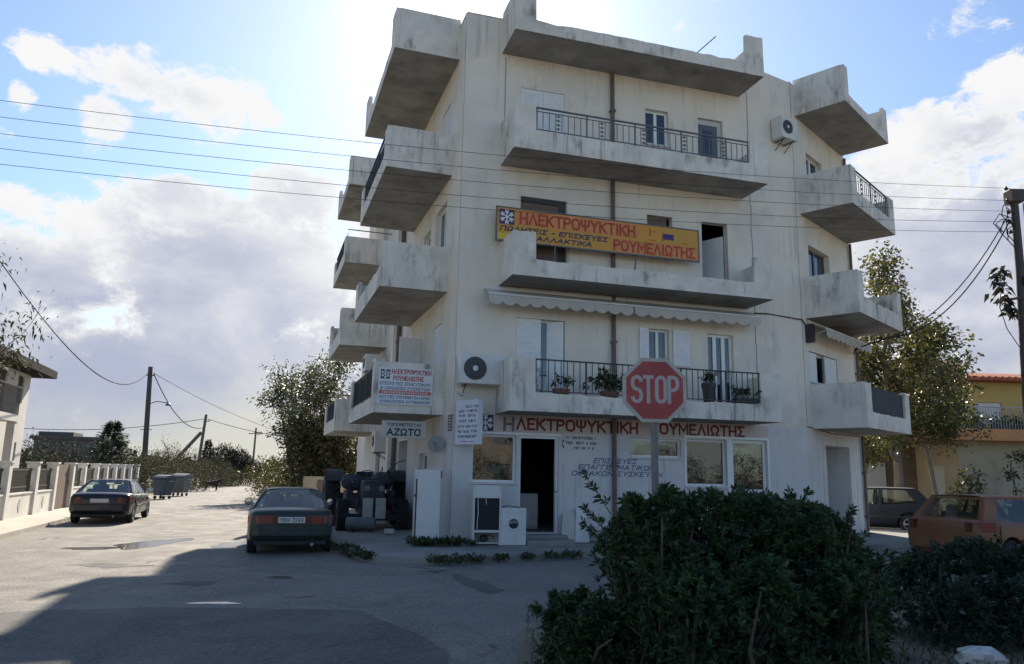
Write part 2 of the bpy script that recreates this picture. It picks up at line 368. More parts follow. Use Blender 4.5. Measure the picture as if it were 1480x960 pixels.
# a painted sign-writer's alphabet: every letter is a few brush strokes in a unit box (width factor, strokes)
def _arc(cx, cy, rx, ry, a0, a1, n=9): return [(cx + rx * math.cos(R(a0 + (a1 - a0) * i / n)), cy + ry * math.sin(R(a0 + (a1 - a0) * i / n))) for i in range(n + 1)]
_O = _arc(.5, .72, .5, .28, 0, 180) + _arc(.5, .28, .5, .28, 180, 360)
GLYPH = {
 'Α': (.82, [[(0, 0), (.5, 1), (1, 0)], [(.2, .33), (.8, .33)]]), 'Γ': (.62, [[(0, 0), (0, 1), (1, 1)]]), 'Ε': (.62, [[(1, 1), (0, 1), (0, 0), (1, 0)], [(0, .52), (.8, .52)]]),
 'Ζ': (.68, [[(0, 1), (1, 1), (0, 0), (1, 0)]]), 'Η': (.72, [[(0, 0), (0, 1)], [(1, 0), (1, 1)], [(0, .5), (1, .5)]]), 'Θ': (.78, [_O + [_O[0]], [(.25, .5), (.75, .5)]]),
 'Ι': (.12, [[(.5, 0), (.5, 1)]]), 'Κ': (.72, [[(0, 0), (0, 1)], [(1, 1), (.08, .48)], [(.22, .58), (1, 0)]]), 'Λ': (.8, [[(0, 0), (.5, 1), (1, 0)]]),
 'Μ': (.9, [[(0, 0), (0, 1), (.5, .3), (1, 1), (1, 0)]]), 'Ν': (.74, [[(0, 0), (0, 1), (1, 0), (1, 1)]]), 'Ο': (.78, [_O + [_O[0]]]), 'Π': (.72, [[(0, 0), (0, 1), (1, 1), (1, 0)]]),
 'Ρ': (.66, [[(0, 0), (0, 1), (.5, 1)] + _arc(.5, .74, .5, .26, 90, -90) + [(0, .48)]]), 'Σ': (.68, [[(1, 1), (0, 1), (.55, .5), (0, 0), (1, 0)]]), 'Τ': (.72, [[(0, 1), (1, 1)], [(.5, 1), (.5, 0)]]),
 'Υ': (.76, [[(0, 1), (.5, .5), (1, 1)], [(.5, .5), (.5, 0)]]), 'Ψ': (.86, [[(0, 1), (0, .7)] + _arc(.5, .62, .5, .27, 180, 360) + [(1, .7), (1, 1)], [(.5, 1), (.5, 0)]]),
 'Ω': (.82, [[(0, 0), (.3, 0), (.3, .12)] + _arc(.5, .6, .5, .4, 236, -56, 14) + [(.7, .12), (.7, 0), (1, 0)]]), '&': (.7, [[(1, 0), (.15, .75)] + _arc(.42, .8, .27, .2, 180, 0, 6) + [(.1, .35)] + _arc(.45, .25, .4, .25, 170, 340, 6) + [(1, .45)]]),
 '-': (.4, [[(0, .45), (1, .45)]]), '/': (.4, [[(0, 0), (1, 1)]]), '7': (.6, [[(0, 1), (1, 1), (.35, 0)]]), '2': (.6, [_arc(.5, .72, .5, .28, 170, -20) + [(0, 0), (1, 0)]]), '4': (.66, [[(.75, 0), (.75, 1), (0, .3), (1, .3)]]),
 '3': (.6, [_arc(.5, .75, .45, .25, 160, -90, 8) + _arc(.5, .26, .5, .26, 90, -160, 8)]), 'Y': (.7, [[(0, 1), (.5, .5), (1, 1)], [(.5, .5), (.5, 0)]]), 'E': (.6, [[(1, 1), (0, 1), (0, 0), (1, 0)], [(0, .52), (.8, .52)]]), 'M': (.85, [[(0, 0), (0, 1), (.5, .3), (1, 1), (1, 0)]])}
def text(body, fr, u0, z0, width, height, n0, m, parent, name='lettering', shear=0.0, bold=0.0, thick=.003):
    """hand painted lettering fitted into width x height on the frame's plane, each word one mesh of brush strokes"""
    st = height * (.14 + bold * 1.6); gap = .30
    tot = sum((GLYPH[c][0] + gap) if c != ' ' else .55 for c in body) - gap
    sx = (width - st) / tot; H = height - st; b = MB(); x = u0 + st / 2; lay = 0; rnd = random.Random(len(body))
    for c in body:
        if c == ' ': x += .55 * sx; continue
        w, strokes = GLYPH[c]
        for pl in strokes:
            P = [Vector((x + q[0] * w * sx + shear * (q[1] - .5) * H, z0 + st / 2 + q[1] * H)) for q in pl]
            closed = (P[0] - P[-1]).length < 1e-6
            if closed: P = P[:-1]
            n = len(P); ed = []
            for i, p in enumerate(P):
                a = P[i - 1] if (i > 0 or closed) else p; d_ = P[(i + 1) % n] if (i < n - 1 or closed) else p
                d1 = (p - a).normalized() if (p - a).length > 1e-9 else (d_ - p).normalized(); d2 = (d_ - p).normalized() if (d_ - p).length > 1e-9 else d1
                t = (d1 + d2); t = t.normalized() if t.length > 1e-6 else d1; nn = Vector((-t.y, t.x)); k = st / 2 / max(.45, nn.dot(Vector((-d1.y, d1.x))))
                q = p.copy()
                if not closed and i == 0: q -= d2 * st * .5
                if not closed and i == n - 1: q += d1 * st * .5
                ed.append((q + nn * k, q - nn * k))
            hh = thick + (lay % 7) * 1.2e-4; lay += 1; k0 = len(b.v)
            for l_, r_ in ed:
                for q in (l_, r_): b.v.append(tuple(fr.pt(q.x, n0, q.y))); b.v.append(tuple(fr.pt(q.x, n0 + hh, q.y)))
            for i in range(n if closed else n - 1):
                A4, B4 = k0 + 4 * i, k0 + 4 * ((i + 1) % n)
                for f in ((A4 + 1, A4 + 3, B4 + 3, B4 + 1), (A4, B4, B4 + 2, A4 + 2), (A4, A4 + 1, B4 + 1, B4), (A4 + 2, B4 + 2, B4 + 3, A4 + 3)): b.f.append(f); b.m.append(0)
            if not closed:
                for q in (k0, k0 + 4 * (n - 1)): b.f.append((q, q + 2, q + 3, q + 1)); b.m.append(0)
        x += (w + gap) * sx
    return b.build(name, m, parent)

def snowflake(fr, u0, z0, size, n0, parent, name='snowflake_emblem', mbg=None, mfg=None):
    b = MB(); b.fbox(fr, u0, u0 + size, n0, n0 + .004, z0, z0 + size, 0)
    cx_, cz_, r = u0 + size / 2, z0 + size / 2, size * .45
    def bar(a, b_, w):
        d = Vector((b_[0] - a[0], b_[1] - a[1])); d.normalize(); p = Vector((-d.y, d.x)) * w / 2
        b.fprism(fr, [(a[0] + p.x, a[1] + p.y), (b_[0] + p.x, b_[1] + p.y), (b_[0] - p.x, b_[1] - p.y), (a[0] - p.x, a[1] - p.y)], n0 + .004 + 1e-4, n0 + .0075 + bar.k, 1); bar.k += 7e-5
    bar.k = 0
    for i in range(6):
        t = R(90 + 60 * i); e = (cx_ + math.cos(t) * r, cz_ + math.sin(t) * r); bar((cx_, cz_), e, size * .07)
        for f_ in (.5, .78):
            p = (cx_ + math.cos(t) * r * f_, cz_ + math.sin(t) * r * f_)
            for sg in (-1, 1):
                t2 = t + sg * R(48); q = (p[0] + math.cos(t2) * r * .36, p[1] + math.sin(t2) * r * .36); bar(p, q, size * .075)
    return b.build(name, [mbg or NAVY, mfg or SIGNWHITE], parent)

def gz(x):
    """height of the gently tilted ground"""
    return .012 * max(-60.0, min(0.0, x))
# ------------------------------------------------------------------ plan of the corner
A = Vector((-1.2843, 17.2333)); B_ = Vector((7.5274, 19.8834))
UF, NF = Vector((.95763, .28800)), Vector((.28800, -.95763))
UL, NL = Vector((-.31411, .94939)), Vector((-.94939, -.31411))
UR, NR = Vector((.68248, .73091)), Vector((.73091, -.68248))
FF = Frame(A, UF, NF); FL = Frame(A, UL, NL); FR = Frame(B_, UR, NR)
# frames that look at the camera from the ends of the side balconies
def end_frame(t): p = A + UL * t; return Frame(p, -NL, -UL)

# ------------------------------------------------------------------ ground
def asphalt_mat(name, c0, c1, dust):
    m = bpy.data.materials.new(name); m.use_nodes = True; nt = m.node_tree; N, Lk = nt.nodes, nt.links; b = N['Principled BSDF']
    tc = N.new('ShaderNodeTexCoord')
    def noise(s, d, r, dist=0):
        n = N.new('ShaderNodeTexNoise'); n.inputs['Scale'].default_value = s; n.inputs['Detail'].default_value = d; n.inputs['Roughness'].default_value = r; n.inputs['Distortion'].default_value = dist
        Lk.new(tc.outputs['Object'], n.inputs['Vector']); return n.outputs['Fac']
    def ss(x, a, c, lo=0., hi=1.):
        n = N.new('ShaderNodeMapRange'); n.interpolation_type = 'SMOOTHSTEP'; Lk.new(x, n.inputs['Value']); n.inputs['From Min'].default_value = a; n.inputs['From Max'].default_value = c
        n.inputs['To Min'].default_value = lo; n.inputs['To Max'].default_value = hi; return n.outputs[0]
    def mix(f, a, c, bl='MIX'):
        n = N.new('ShaderNodeMix'); n.data_type = 'RGBA'; n.blend_type = bl
        if isinstance(f, float): n.inputs[0].default_value = f
        else: Lk.new(f, n.inputs[0])
        for i, q in ((6, a), (7, c)):
            if isinstance(q, tuple): n.inputs[i].default_value = (*q, 1)
            else: Lk.new(q, n.inputs[i])
        return n.outputs[2]
    col = mix(ss(noise(.35, 5, .6, .6), .40, .60), c0, c1)                      # resurfaced patches
    col = mix(ss(noise(.9, 8, .7, .3), .48, .70, 0, .75), col, dust)             # dust and worn spots
    col = mix(ss(noise(2.6, 8, .7, .5), .56, .72, 0, .55), col, tuple(q * .45 for q in c0))   # damp and oily stains
    col = mix(ss(noise(22, 6, .8), .42, .62, 0, .6), col, tuple(q * 1.9 for q in c1)); col = mix(ss(noise(31, 6, .8), .5, .66, 0, .5), col, tuple(q * .4 for q in c0))          # grit
    # cracks along wobbling cell borders, only in some places
    wp = N.new('ShaderNodeTexNoise'); wp.inputs['Scale'].default_value = 1.1; wp.inputs['Detail'].default_value = 5; Lk.new(tc.outputs['Object'], wp.inputs['Vector'])
    vm = N.new('ShaderNodeMix'); vm.data_type = 'VECTOR'; vm.inputs[0].default_value = .38; Lk.new(tc.outputs['Object'], vm.inputs[4]); Lk.new(wp.outputs['Color'], vm.inputs[5])
    vo = N.new('ShaderNodeTexVoronoi'); vo.feature = 'DISTANCE_TO_EDGE'; vo.inputs['Scale'].default_value = .55; Lk.new(vm.outputs[1], vo.inputs['Vector'])
    cr = N.new('ShaderNodeMath'); cr.operation = 'MULTIPLY'; Lk.new(ss(vo.outputs['Distance'], .004, .016, 1, 0), cr.inputs[0]); Lk.new(ss(noise(.5, 3, .5), .54, .64, 0, .75), cr.inputs[1])
    col = mix(cr.outputs[0], col, (.03, .03, .03))
    Lk.new(col, b.inputs['Base Color'])
    Lk.new(ss(noise(1.4, 6, .6), .35, .65, .80, .97), b.inputs['Roughness'])
    bp = N.new('ShaderNodeBump'); bp.inputs['Strength'].default_value = .55; bp.inputs['Distance'].default_value = .03
    ad = N.new('ShaderNodeMath'); ad.operation = 'ADD'; Lk.new(noise(60, 4, .7), ad.inputs[0]); Lk.new(noise(3, 6, .6), ad.inputs[1]); Lk.new(ad.outputs[0], bp.inputs['Height']); Lk.new(bp.outputs[0], b.inputs['Normal'])
    MATS[name] = m; return m
ASPHALT = asphalt_mat('worn_asphalt', (.135, .128, .12), (.19, .178, .16), (.28, .25, .205))
EARTH = mat('dry_earth', (.20, .165, .12), .95, .25, .8, bump=.4, bscale=12, dirt=(.7, (.07, .085, .035), (.5, .5, .5)))
PAVING = mat('pavement_concrete', (.25, .245, .225), .92, .2, 1.2, bump=.3, bscale=30, dirt=(.6, (.12, .12, .10), (1.1, 1.1, 1.1)))
PALEPAVING = mat('pale_pavement', (.42, .39, .34), .92, .12, 1.2, bump=.25, bscale=30)
WATER = mat('puddle_water', (.16, .145, .12), .10, .1, 2, spec=.9)

def sheet(name, pts, off, m, kind='structure', thick=0.0):
    me = bpy.data.meshes.new(name); bm = bmesh.new(); bm.faces.new([bm.verts.new((p[0], p[1], 0)) for p in pts])
    for x in (-60, 0):
        bmesh.ops.bisect_plane(bm, geom=bm.verts[:] + bm.edges[:] + bm.faces[:], plane_co=(x, 0, 0), plane_no=(1, 0, 0))
    bmesh.ops.triangulate(bm, faces=bm.faces[:])
    bmesh.ops.recalc_face_normals(bm, faces=bm.faces)
    for f in bm.faces:
        if f.normal.z < 0: f.normal_flip()
    for v in bm.verts: v.co.z = gz(v.co.x) + off
    if thick:
        r = bmesh.ops.extrude_face_region(bm, geom=bm.faces[:])
        # the extruded copy becomes the top, the first face stays below
        for v in [g for g in r['geom'] if isinstance(g, bmesh.types.BMVert)]: v.co.z += thick
        bmesh.ops.recalc_face_normals(bm, faces=bm.faces)
    bm.to_mesh(me); bm.free(); me.materials.append(m)
    return tag(link(name, me), kind=kind)

sheet('ground', [(-900, -300), (900, -300), (900, 1200), (-900, 1200)], -.012, EARTH)
K0 = Vector((-12.14, 18.69)); K = lambda t, d=0.0: K0 + UL * t + NL * d
RE = Vector((-4.35, 17.45)); 
sheet('road', [K(-48), (70, -30), (70, 24), B_ + UR * 32 + NR * 9, B_ + UR * 32 + NR * 2.0, B_ + UR * 0 + NR * 2.0, (8, 18.4), (1.65, 15.8), (-1.1, 14.2), (-2.75, 14.6), RE, RE + UL * 40 + NL * .6, RE + UL * 100 + NL * 1.5, K(105, -1.5), K(60, -.5), K(40)], 0.0, ASPHALT)
# building pavement: a real step of 13 cm
sheet('pavement', [(-3.95, 17.55), (-2.70, 14.72), (-2.35, 14.42), (-1.1, 14.32), (1.68, 15.9), (8.05, 18.35), B_ + NR * 1.9 + UR * .6, B_ + NR * 1.9 + UR * 7, B_ + UR * 7 - NR * 3, A + UL * 17.6 - NL * 1, A + UL * 17.6 + NL * 2.5], -.02, PAVING, thick=.14)
sheet('sidewalk', [K(-48), K(-48, 2.3), K(27, 2.3), K(29, 0)], -.02, PALEPAVING, thick=.14)
sheet('verge', [(.0, 4.2), (7.9, 3.4), (9.2, 9.8), (6.0, 11.6), (1.0, 9.7), (.15, 8.3)], -.02, EARTH, thick=.07)
DARKASPH = asphalt_mat('new_dark_asphalt', (.075, .075, .076), (.11, .108, .105), (.17, .16, .145))
def ragged(pts, seed, amp=.05, sub=8):
    rnd = random.Random(seed); out = []
    for i, p in enumerate(pts):
        q = pts[(i + 1) % len(pts)]
        for k in range(sub): t = k / sub; out.append((p[0] + (q[0] - p[0]) * t + rnd.uniform(-amp, amp), p[1] + (q[1] - p[1]) * t + rnd.uniform(-amp, amp)))
    return out
sheet('road_patch', ragged([(-5.6, 9.5), (-4.2, 9.75), (-1.8, 9.65), (-.95, 8.35), (-.55, 7.55), (-.3, 5.5), (1.5, 2.0), (-7.5, 1.0), (-9.0, 7.5)], 1, .022, 26), .004, DARKASPH)
sheet('road_patch', ragged([(-.95, 13.2), (-.6, 12.5), (0.0, 11.3), (-.25, 10.95), (-.62, 11.7), (-.85, 12.45)], 2, .03, 5), .004, DARKASPH)
sheet('road_patch', ragged([(-5.1, 11.7), (-4.8, 12.05), (-4.35, 11.95), (-4.5, 11.5)], 3, .04, 4), .004, DARKASPH)
sheet('road_patch', ragged([(-7.8, 13.9), (-7.3, 14.25), (-6.2, 13.95), (-6.9, 13.5)], 4, .06, 5), .004, DARKASPH)
sheet('yard', [(14.5, 29.0), (60, 26.5), (60, 60), (20, 60)], -.02, EARTH, thick=.10)
def puddle(cx, cy, rx, ry, seed):
    rnd = random.Random(seed); ph = [rnd.uniform(0, 6.28) for _ in range(4)]; pts = []
    for i in range(36):
        t = 2 * math.pi * i / 36; k = 1 + .22 * math.sin(2 * t + ph[0]) + .16 * math.sin(3 * t + ph[1]) + .10 * math.sin(5 * t + ph[2]) + .06 * math.sin(9 * t + ph[3])
        pts.append((cx + rx * k * math.cos(t), cy + ry * k * math.sin(t)))
    sheet('puddle', pts, .004, WATER)
for i, a in enumerate([(-8.2, 18.0, .6, 1.1), (-8.9, 16.8, .5, .35), (-6.25, 18.0, .42, .8), (-3.71, 10.08, .26, .10), (-2.8, 10.61, .18, .07), (-3.6, 12.5, .22, .12)]):
    puddle(*a, seed=i)

# ------------------------------------------------------------------ the corner apartment building
Z0 = .10
ap = thing('apartment_building', 'weathered four storey corner apartment block with shop below and concrete balconies', 'building', (A.x, A.y, Z0))

def cuts(lo, hi, ops, i):
    s = {lo, hi}
    for o in ops: s.add(o[i]); s.add(o[i + 1])
    return sorted(s)
def wall_sheet(b, fr, u0, u1, z0, z1, ops, reveal=.2, mi=0, n=0.0):
    us, zs = cuts(u0, u1, ops, 0), cuts(z0, z1, ops, 2)
    for i in range(len(us) - 1):
        for j in range(len(zs) - 1):
            cu, cz = (us[i] + us[i + 1]) / 2, (zs[j] + zs[j + 1]) / 2
            if any(o[0] < cu < o[1] and o[2] < cz < o[3] for o in ops): continue
            b.quad(fr.pt(us[i], n, zs[j]), fr.pt(us[i + 1], n, zs[j]), fr.pt(us[i + 1], n, zs[j + 1]), fr.pt(us[i], n, zs[j + 1]), mi)
    for a, c, d, e in ops:
        b.quad(fr.pt(a, n, d), fr.pt(a, n - reveal, d), fr.pt(a, n - reveal, e), fr.pt(a, n, e), mi)
        b.quad(fr.pt(c, n, d), fr.pt(c, n - reveal, d), fr.pt(c, n - reveal, e), fr.pt(c, n, e), mi)
        b.quad(fr.pt(a, n, e), fr.pt(c, n, e), fr.pt(c, n - reveal, e), fr.pt(a, n - reveal, e), mi)
        b.quad(fr.pt(a, n, d), fr.pt(c, n, d), fr.pt(c, n - reveal, d), fr.pt(a, n - reveal, d), mi)

# openings: u0, u1, z0, z1
F_G = [(.45, 1.50, 1.44, 2.52), (1.58, 2.54, .32, 2.52), (4.40, 5.78, 2.10, 2.55), (5.92, 7.06, 1.43, 2.57), (7.22, 8.24, .32, 2.59)]
F_U = [(1.45, 2.68, 3.22, 5.31), (4.93, 5.50, 4.35, 5.30), (6.60, 7.36, 3.22, 5.29),
       (1.50, 2.72, 6.28, 8.37), (4.93, 5.66, 7.25, 8.31), (6.52, 7.30, 6.28, 8.31),
       (1.48, 2.62, 9.32, 11.26), (4.92, 5.61, 10.28, 11.27), (6.50, 7.27, 9.32, 11.27)]
L_G = [(2.66, 3.70, 1.66, 2.12), (5.50, 6.95, .32, 2.55), (10.7, 11.7, 1.2, 2.35)]
L_U = [(1.46, 2.72, 6.28, 8.58), (3.4, 4.3, 7.2, 8.4), (4.1, 5.5, 4.25, 5.36), (1.5, 2.6, 3.22, 5.36), (1.4, 2.4, 9.32, 11.3), (3.6, 4.8, 10.2, 11.3), (11.4, 12.6, 6.28, 8.4), (11.4, 12.6, 9.32, 11.3), (11.4, 12.6, 3.22, 5.3)]
R_G = [(1.88, 3.72, .30, 2.59)]
R_U = [(1.40, 3.00, 7.22, 8.30), (1.05, 3.15, 4.30, 5.15), (1.6, 2.8, 10.2, 11.2)]
TOPZ = 13.04
SF, SR = 8.50, .62                       # where the small splay between front and right wall starts and ends
pE = B_ + UR * 4.86; pG = A + UL * 17.2; pX = B_ + UR * 4.86 - NR * 9.5
w1, w2 = MB(), MB()
wall_sheet(w1, FF, 0, SF, 2.96, TOPZ, F_U); wall_sheet(w2, FF, 0, SF, Z0 - .1, 2.96, F_G, reveal=.22)
wall_sheet(w1, FL, 0, 17.2, 2.96, TOPZ, L_U); wall_sheet(w2, FL, 0, 17.2, Z0 - .1, 2.96, L_G, reveal=.5)
wall_sheet(w1, FR, SR, 4.86, 2.96, TOPZ, R_U); wall_sheet(w2, FR, SR, 4.86, Z0 - .1, 2.96, R_G, reveal=.75)
def vq(b, p, q, z0, z1): b.quad((p.x, p.y, z0), (q.x, q.y, z0), (q.x, q.y, z1), (p.x, p.y, z1))
pS, pT = A + UF * SF, B_ + UR * SR
for (p, q) in ((pS, pT), (pE, pX), (pX, pG)):
    vq(w1, p, q, 2.96, TOPZ); vq(w2, p, q, 0, 2.96)
w1.build('wall', STUCCO, ap); w2.build('shop_wall', PAINTED, ap)
plan = [A, pS, pT, pE, pX, pG]
def slab(name, zb, zt, m, inset=.0, parent=ap):
    b = MB(); c = sum((p for p in plan), Vector((0, 0))) / len(plan)
    q = [p + (c - p).normalized() * inset for p in plan]
    b.prism([(p.x, p.y, zb) for p in q], [(p.x, p.y, zt) for p in q]); return b.build(name, m, parent)
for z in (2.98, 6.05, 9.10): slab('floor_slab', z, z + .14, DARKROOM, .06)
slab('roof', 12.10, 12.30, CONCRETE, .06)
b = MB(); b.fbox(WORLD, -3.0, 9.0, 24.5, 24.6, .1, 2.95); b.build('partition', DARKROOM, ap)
slab('floor', .06, .30, CONCRETE, .08)
# parapet coping and the cracked corner joints
b = MB()
for fr, u0, u1 in ((FF, .02, SF), (FR, SR, 4.86), (FL, .02, 17.2)): b.fbox(fr, u0, u1, -.14, .012, TOPZ - .002, TOPZ + .03)
b.build('coping', PARAPET, ap)
rnd = random.Random(3); JG = mat('joint_grey', (.28, .26, .24), .95, .2, 4)
for fr, u, zz0, zz1 in ((FL, .03, .2, 12.6), (FF, 1.03, 9.2, 12.0), (FF, 8.05, 3, 12.9), (FR, .66, 3.1, 12.9)):
    z = zz0; b = MB()
    while z < zz1:
        h = rnd.uniform(.3, .8); d = rnd.uniform(-.012, .012)
        b.fbox(fr, u + d - .012, u + d + .012, .001, .004, z, min(z + h, zz1)); z += h
    b.build('corner_joint', JG, ap)

# ---- balconies: slab, end walls and a low front wall with two raised returns
def balcony(fr, u0, u1, d, zs, curb=.48, ret=.5, wallh=1.10, seed=0, name='balcony', slabh=.16, retr=None, band=False, ends=(1, 1)):
    rnd = random.Random(seed); b = MB(); th = .11
    b.fbox(fr, u0, u1, .0, d - th - .002, zs, zs + slabh)
    zt = zs + wallh
    for k, (a, c) in enumerate(((u0, u0 + th), (u1 - th, u1))):
        if not ends[k]: continue
        b.fbox(fr, a, c, .0, d - th - .004, zs + slabh + .001, zt)
    def edge(ua, ub, z, n=7):
        return [(ua + (ub - ua) * i / n, z - ((rnd.uniform(.02, .055) if rnd.random() < .22 else rnd.uniform(0, .018)) if 0 < i < n else 0)) for i in range(n + 1)]
    r0, r1 = ret, (ret if retr is None else retr)
    top = [(u0, zt - .02)] + edge(u0 + .02, u0 + r0, zt) + edge(u0 + r0 + (.012), u1 - r1 - .012, zs + curb, 22) + edge(u1 - r1, u1 - .02, zt) + [(u1, zt - .02)]
    poly = [(u0, zs)] + top + [(u1, zs)]
    b.fprism(fr, poly, d - th, d)
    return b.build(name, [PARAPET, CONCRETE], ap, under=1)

def railing(fr, u0, u1, n, z0, z1, parent, step=.155, fancy=False, m=None, ends=True):
    b = MB(); k = 0
    b.fbox(fr, u0, u1, n - .022, n + .022, z1 - .03, z1)
    if fancy: b.fbox(fr, u0, u1, n - .008, n + .008, z1 - .115, z1 - .095)
    b.fbox(fr, u0, u1, n - .010, n + .010, z0 + .03, z0 + .052)
    cnt = max(2, int(round((u1 - u0) / step)))
    for i in range(cnt + 1):
        u = u0 + .015 + (u1 - u0 - .03) * i / cnt; w = .016 if i % 8 == 0 else .008
        b.fbox(fr, u - w, u + w, n - w, n + w, z0 + (.0 if i % 8 == 0 else .053), z1 - (.03 if i % 8 == 0 or not fancy else .116))
    if fancy:                                   # cast ornaments between some bars
        for i in range(3, cnt, 7):
            u = u0 + (u1 - u0) * (i + .5) / cnt
            for q in range(4):
                zc = z0 + .12 + q * (z1 - z0 - .28) / 3
                b.fbox(fr, u - .055, u + .055, n - .007, n + .007, zc - .007, zc + .007); b.fbox(fr, u - .02, u + .02, n - .009, n + .009, zc - .03, zc - .008); b.fbox(fr, u - .02, u + .02, n - .009, n + .009, zc + .008, zc + .03)
    return b.build('railing', m or GREYIRON, parent)

ZS = [2.99, 6.04, 9.09, 12.09]
# front
b1 = balcony(FF, .97, 7.90, 1.163, ZS[0], curb=.42, ret=.58, wallh=1.19, seed=1)
b2 = balcony(FF, .98, 7.82, 1.163, ZS[1], curb=.40, ret=.54, wallh=1.05, seed=2)
b3 = balcony(FF, .96, 7.80, 1.163, ZS[2], curb=.49, ret=.52, wallh=1.11, seed=3)
b4 = balcony(FF, .93, 7.82, 1.163, ZS[3], curb=.34, ret=.52, wallh=1.12, seed=4, name='roof_canopy')
railing(FF, 1.56, 7.31, 1.11, ZS[0] + .42, ZS[0] + 1.18, b1, .15, m=DARKIRON); railing(FF, 1.50, 7.27, 1.11, ZS[2] + .50, ZS[2] + 1.10, b3, .16, fancy=True)
# left side, near the corner
l1 = balcony(FL, 1.03, 6.00, 1.687, ZS[0], curb=.40, ret=.45, wallh=1.21, seed=11)
l2 = balcony(FL, 1.06, 6.00, 1.687, ZS[1], curb=.55, ret=.12, retr=.5, wallh=1.14, seed=12)
l3 = balcony(FL, 1.02, 6.00, 1.687, ZS[2], curb=.46, ret=.45, wallh=1.10, seed=13)
l4 = balcony(FL, .62, 6.10, 1.687, ZS[3], curb=.34, ret=.55, wallh=1.12, seed=14, name='roof_canopy')
for p, z, c in ((l1, ZS[0], .40), (l3, ZS[2], .46)):
    railing(FL, 1.49, 5.54, 1.63, z + c, z + 1.14, p, .16, m=DARKIRON)
    b = MB(); b.fbox(FL, 1.50, 5.53, 1.575, 1.590, z + c + .05, z + 1.08); b.build('screen', CLOTH, p)
# left side, far end
far = []
for i, z in enumerate(ZS):
    q = balcony(FL, 10.35, 14.7, 1.687, z, curb=(.45, .55, .45, .34)[i], ret=.5, wallh=(1.12, 1.35, .98, 1.12)[i], seed=20 + i, name='balcony' if i < 3 else 'roof_canopy'); far.append(q)
for i in (0, 2):
    r_ = railing(FL, 10.87, 14.18, 1.63, ZS[i] + .45, ZS[i] + 1.12, far[i], .16, m=DARKIRON)
    b = MB(); b.fbox(FL, 10.88, 14.17, 1.575, 1.59, ZS[i] + .5, ZS[i] + 1.06); b.build('screen', CLOTH, far[i])
    b = MB(); zz = ZS[i] + 1.25
    b.tube([FL.pt(10.40, 1.62, ZS[i] + (1.12, 0, .98)[i]), FL.pt(10.40, 1.62, zz), FL.pt(10.40, .0, zz)], .02, 6); b.build('end_rail', GREYIRON, far[i])
# right side
r1 = balcony(FR, .98, 4.72, 1.458, ZS[0], curb=.44, ret=.42, wallh=1.20, seed=31)
r2 = balcony(FR, .94, 4.66, 1.458, ZS[1], curb=.50, ret=.40, wallh=1.18, seed=32)
r3 = balcony(FR, .92, 4.65, 1.458, ZS[2], curb=.44, ret=.40, wallh=1.12, seed=33)
r4 = balcony(FR, .90, 4.64, 1.458, ZS[3], curb=.30, ret=.30, wallh=1.12, seed=34, name='roof_canopy')
railing(FR, 1.33, 4.24, 1.40, ZS[2] + .44, ZS[2] + 1.12, r3, .17, fancy=True)
b = MB(); b.fbox(FR, 1.41, 4.29, 1.38, 1.395, ZS[0] + .44, ZS[0] + 1.12); b.build('screen', CLOTH, r1)

# ---- windows and doors
def window(fr, o, leaves=2, dep=.13, fw=.055, mull=True, m=WHITE, g=GLASS, transom=None, name='window', sill=True):
    u0, u1, z0, z1 = o; b = MB(); n0, n1 = -dep - .05, -dep
    b.fbox(fr, u0, u1, n0, n1, z0, z0 + fw); b.fbox(fr, u0, u1, n0, n1, z1 - fw, z1)
    b.fbox(fr, u0, u0 + fw, n0, n1, z0 + fw, z1 - fw); b.fbox(fr, u1 - fw, u1, n0, n1, z0 + fw, z1 - fw)
    for i in range(1, leaves):
        u = u0 + (u1 - u0) * i / leaves; b.fbox(fr, u - fw * .7, u + fw * .7, n0 + .004, n1 + .008, z0 + fw, z1 - fw)
    if transom: b.fbox(fr, u0 + fw, u1 - fw, n0 + .004, n1 + .004, transom - fw / 2, transom + fw / 2)
    w = b.build(name, m, ap)
    b = MB(); b.fbox(fr, u0 + fw - .004, u1 - fw + .004, -dep - .032, -dep - .024, z0 + fw - .004, z1 - fw + .004); b.build('pane', g, w)
    if sill:
        b = MB(); b.fbox(fr, u0 - .06, u1 + .06, -dep + .001, .05, z0 - .045, z0 - .001); b.build('sill', PAINTED, w)
    return w
def louvre(b, fr, u0, u1, n, z0, z1, mi=0, thick=.035, pitch=.055):
    fw = .045
    b.fbox(fr, u0, u1, n, n + thick, z0, z0 + fw, mi); b.fbox(fr, u0, u1, n, n + thick, z1 - fw, z1, mi)
    b.fbox(fr, u0, u0 + fw, n, n + thick, z0 + fw, z1 - fw, mi); b.fbox(fr, u1 - fw, u1, n, n + thick, z0 + fw, z1 - fw, mi)
    k = int((z1 - z0 - 2 * fw) / pitch)
    for i in range(k):
        z = z0 + fw + (i + .08) * (z1 - z0 - 2 * fw) / k; h = (z1 - z0 - 2 * fw) / k * 1.0
        p = [fr.pt(u0 + fw, n + .004, z + h * .35), fr.pt(u1 - fw, n + .004, z + h * .35), fr.pt(u1 - fw, n + thick - .004, z), fr.pt(u0 + fw, n + thick - .004, z),
             fr.pt(u0 + fw, n + .006, z + h * 1.3), fr.pt(u1 - fw, n + .006, z + h * 1.3), fr.pt(u1 - fw, n + thick - .003, z + h * .80), fr.pt(u0 + fw, n + thick - .003, z + h * .80)]
        b.hexa(p, mi)
def shutters(fr, o, leaves=2, n=-.06, m=SHUTTER, name='shutter'):
    u0, u1, z0, z1 = o; out = []
    for i in range(leaves):
        b = MB(); a, c = u0 + (u1 - u0) * i / leaves + .006, u0 + (u1 - u0) * (i + 1) / leaves - .006
        louvre(b, fr, a, c, n, z0 + .01, z1 - .01); out.append(b.build(name, m, ap))
    return out
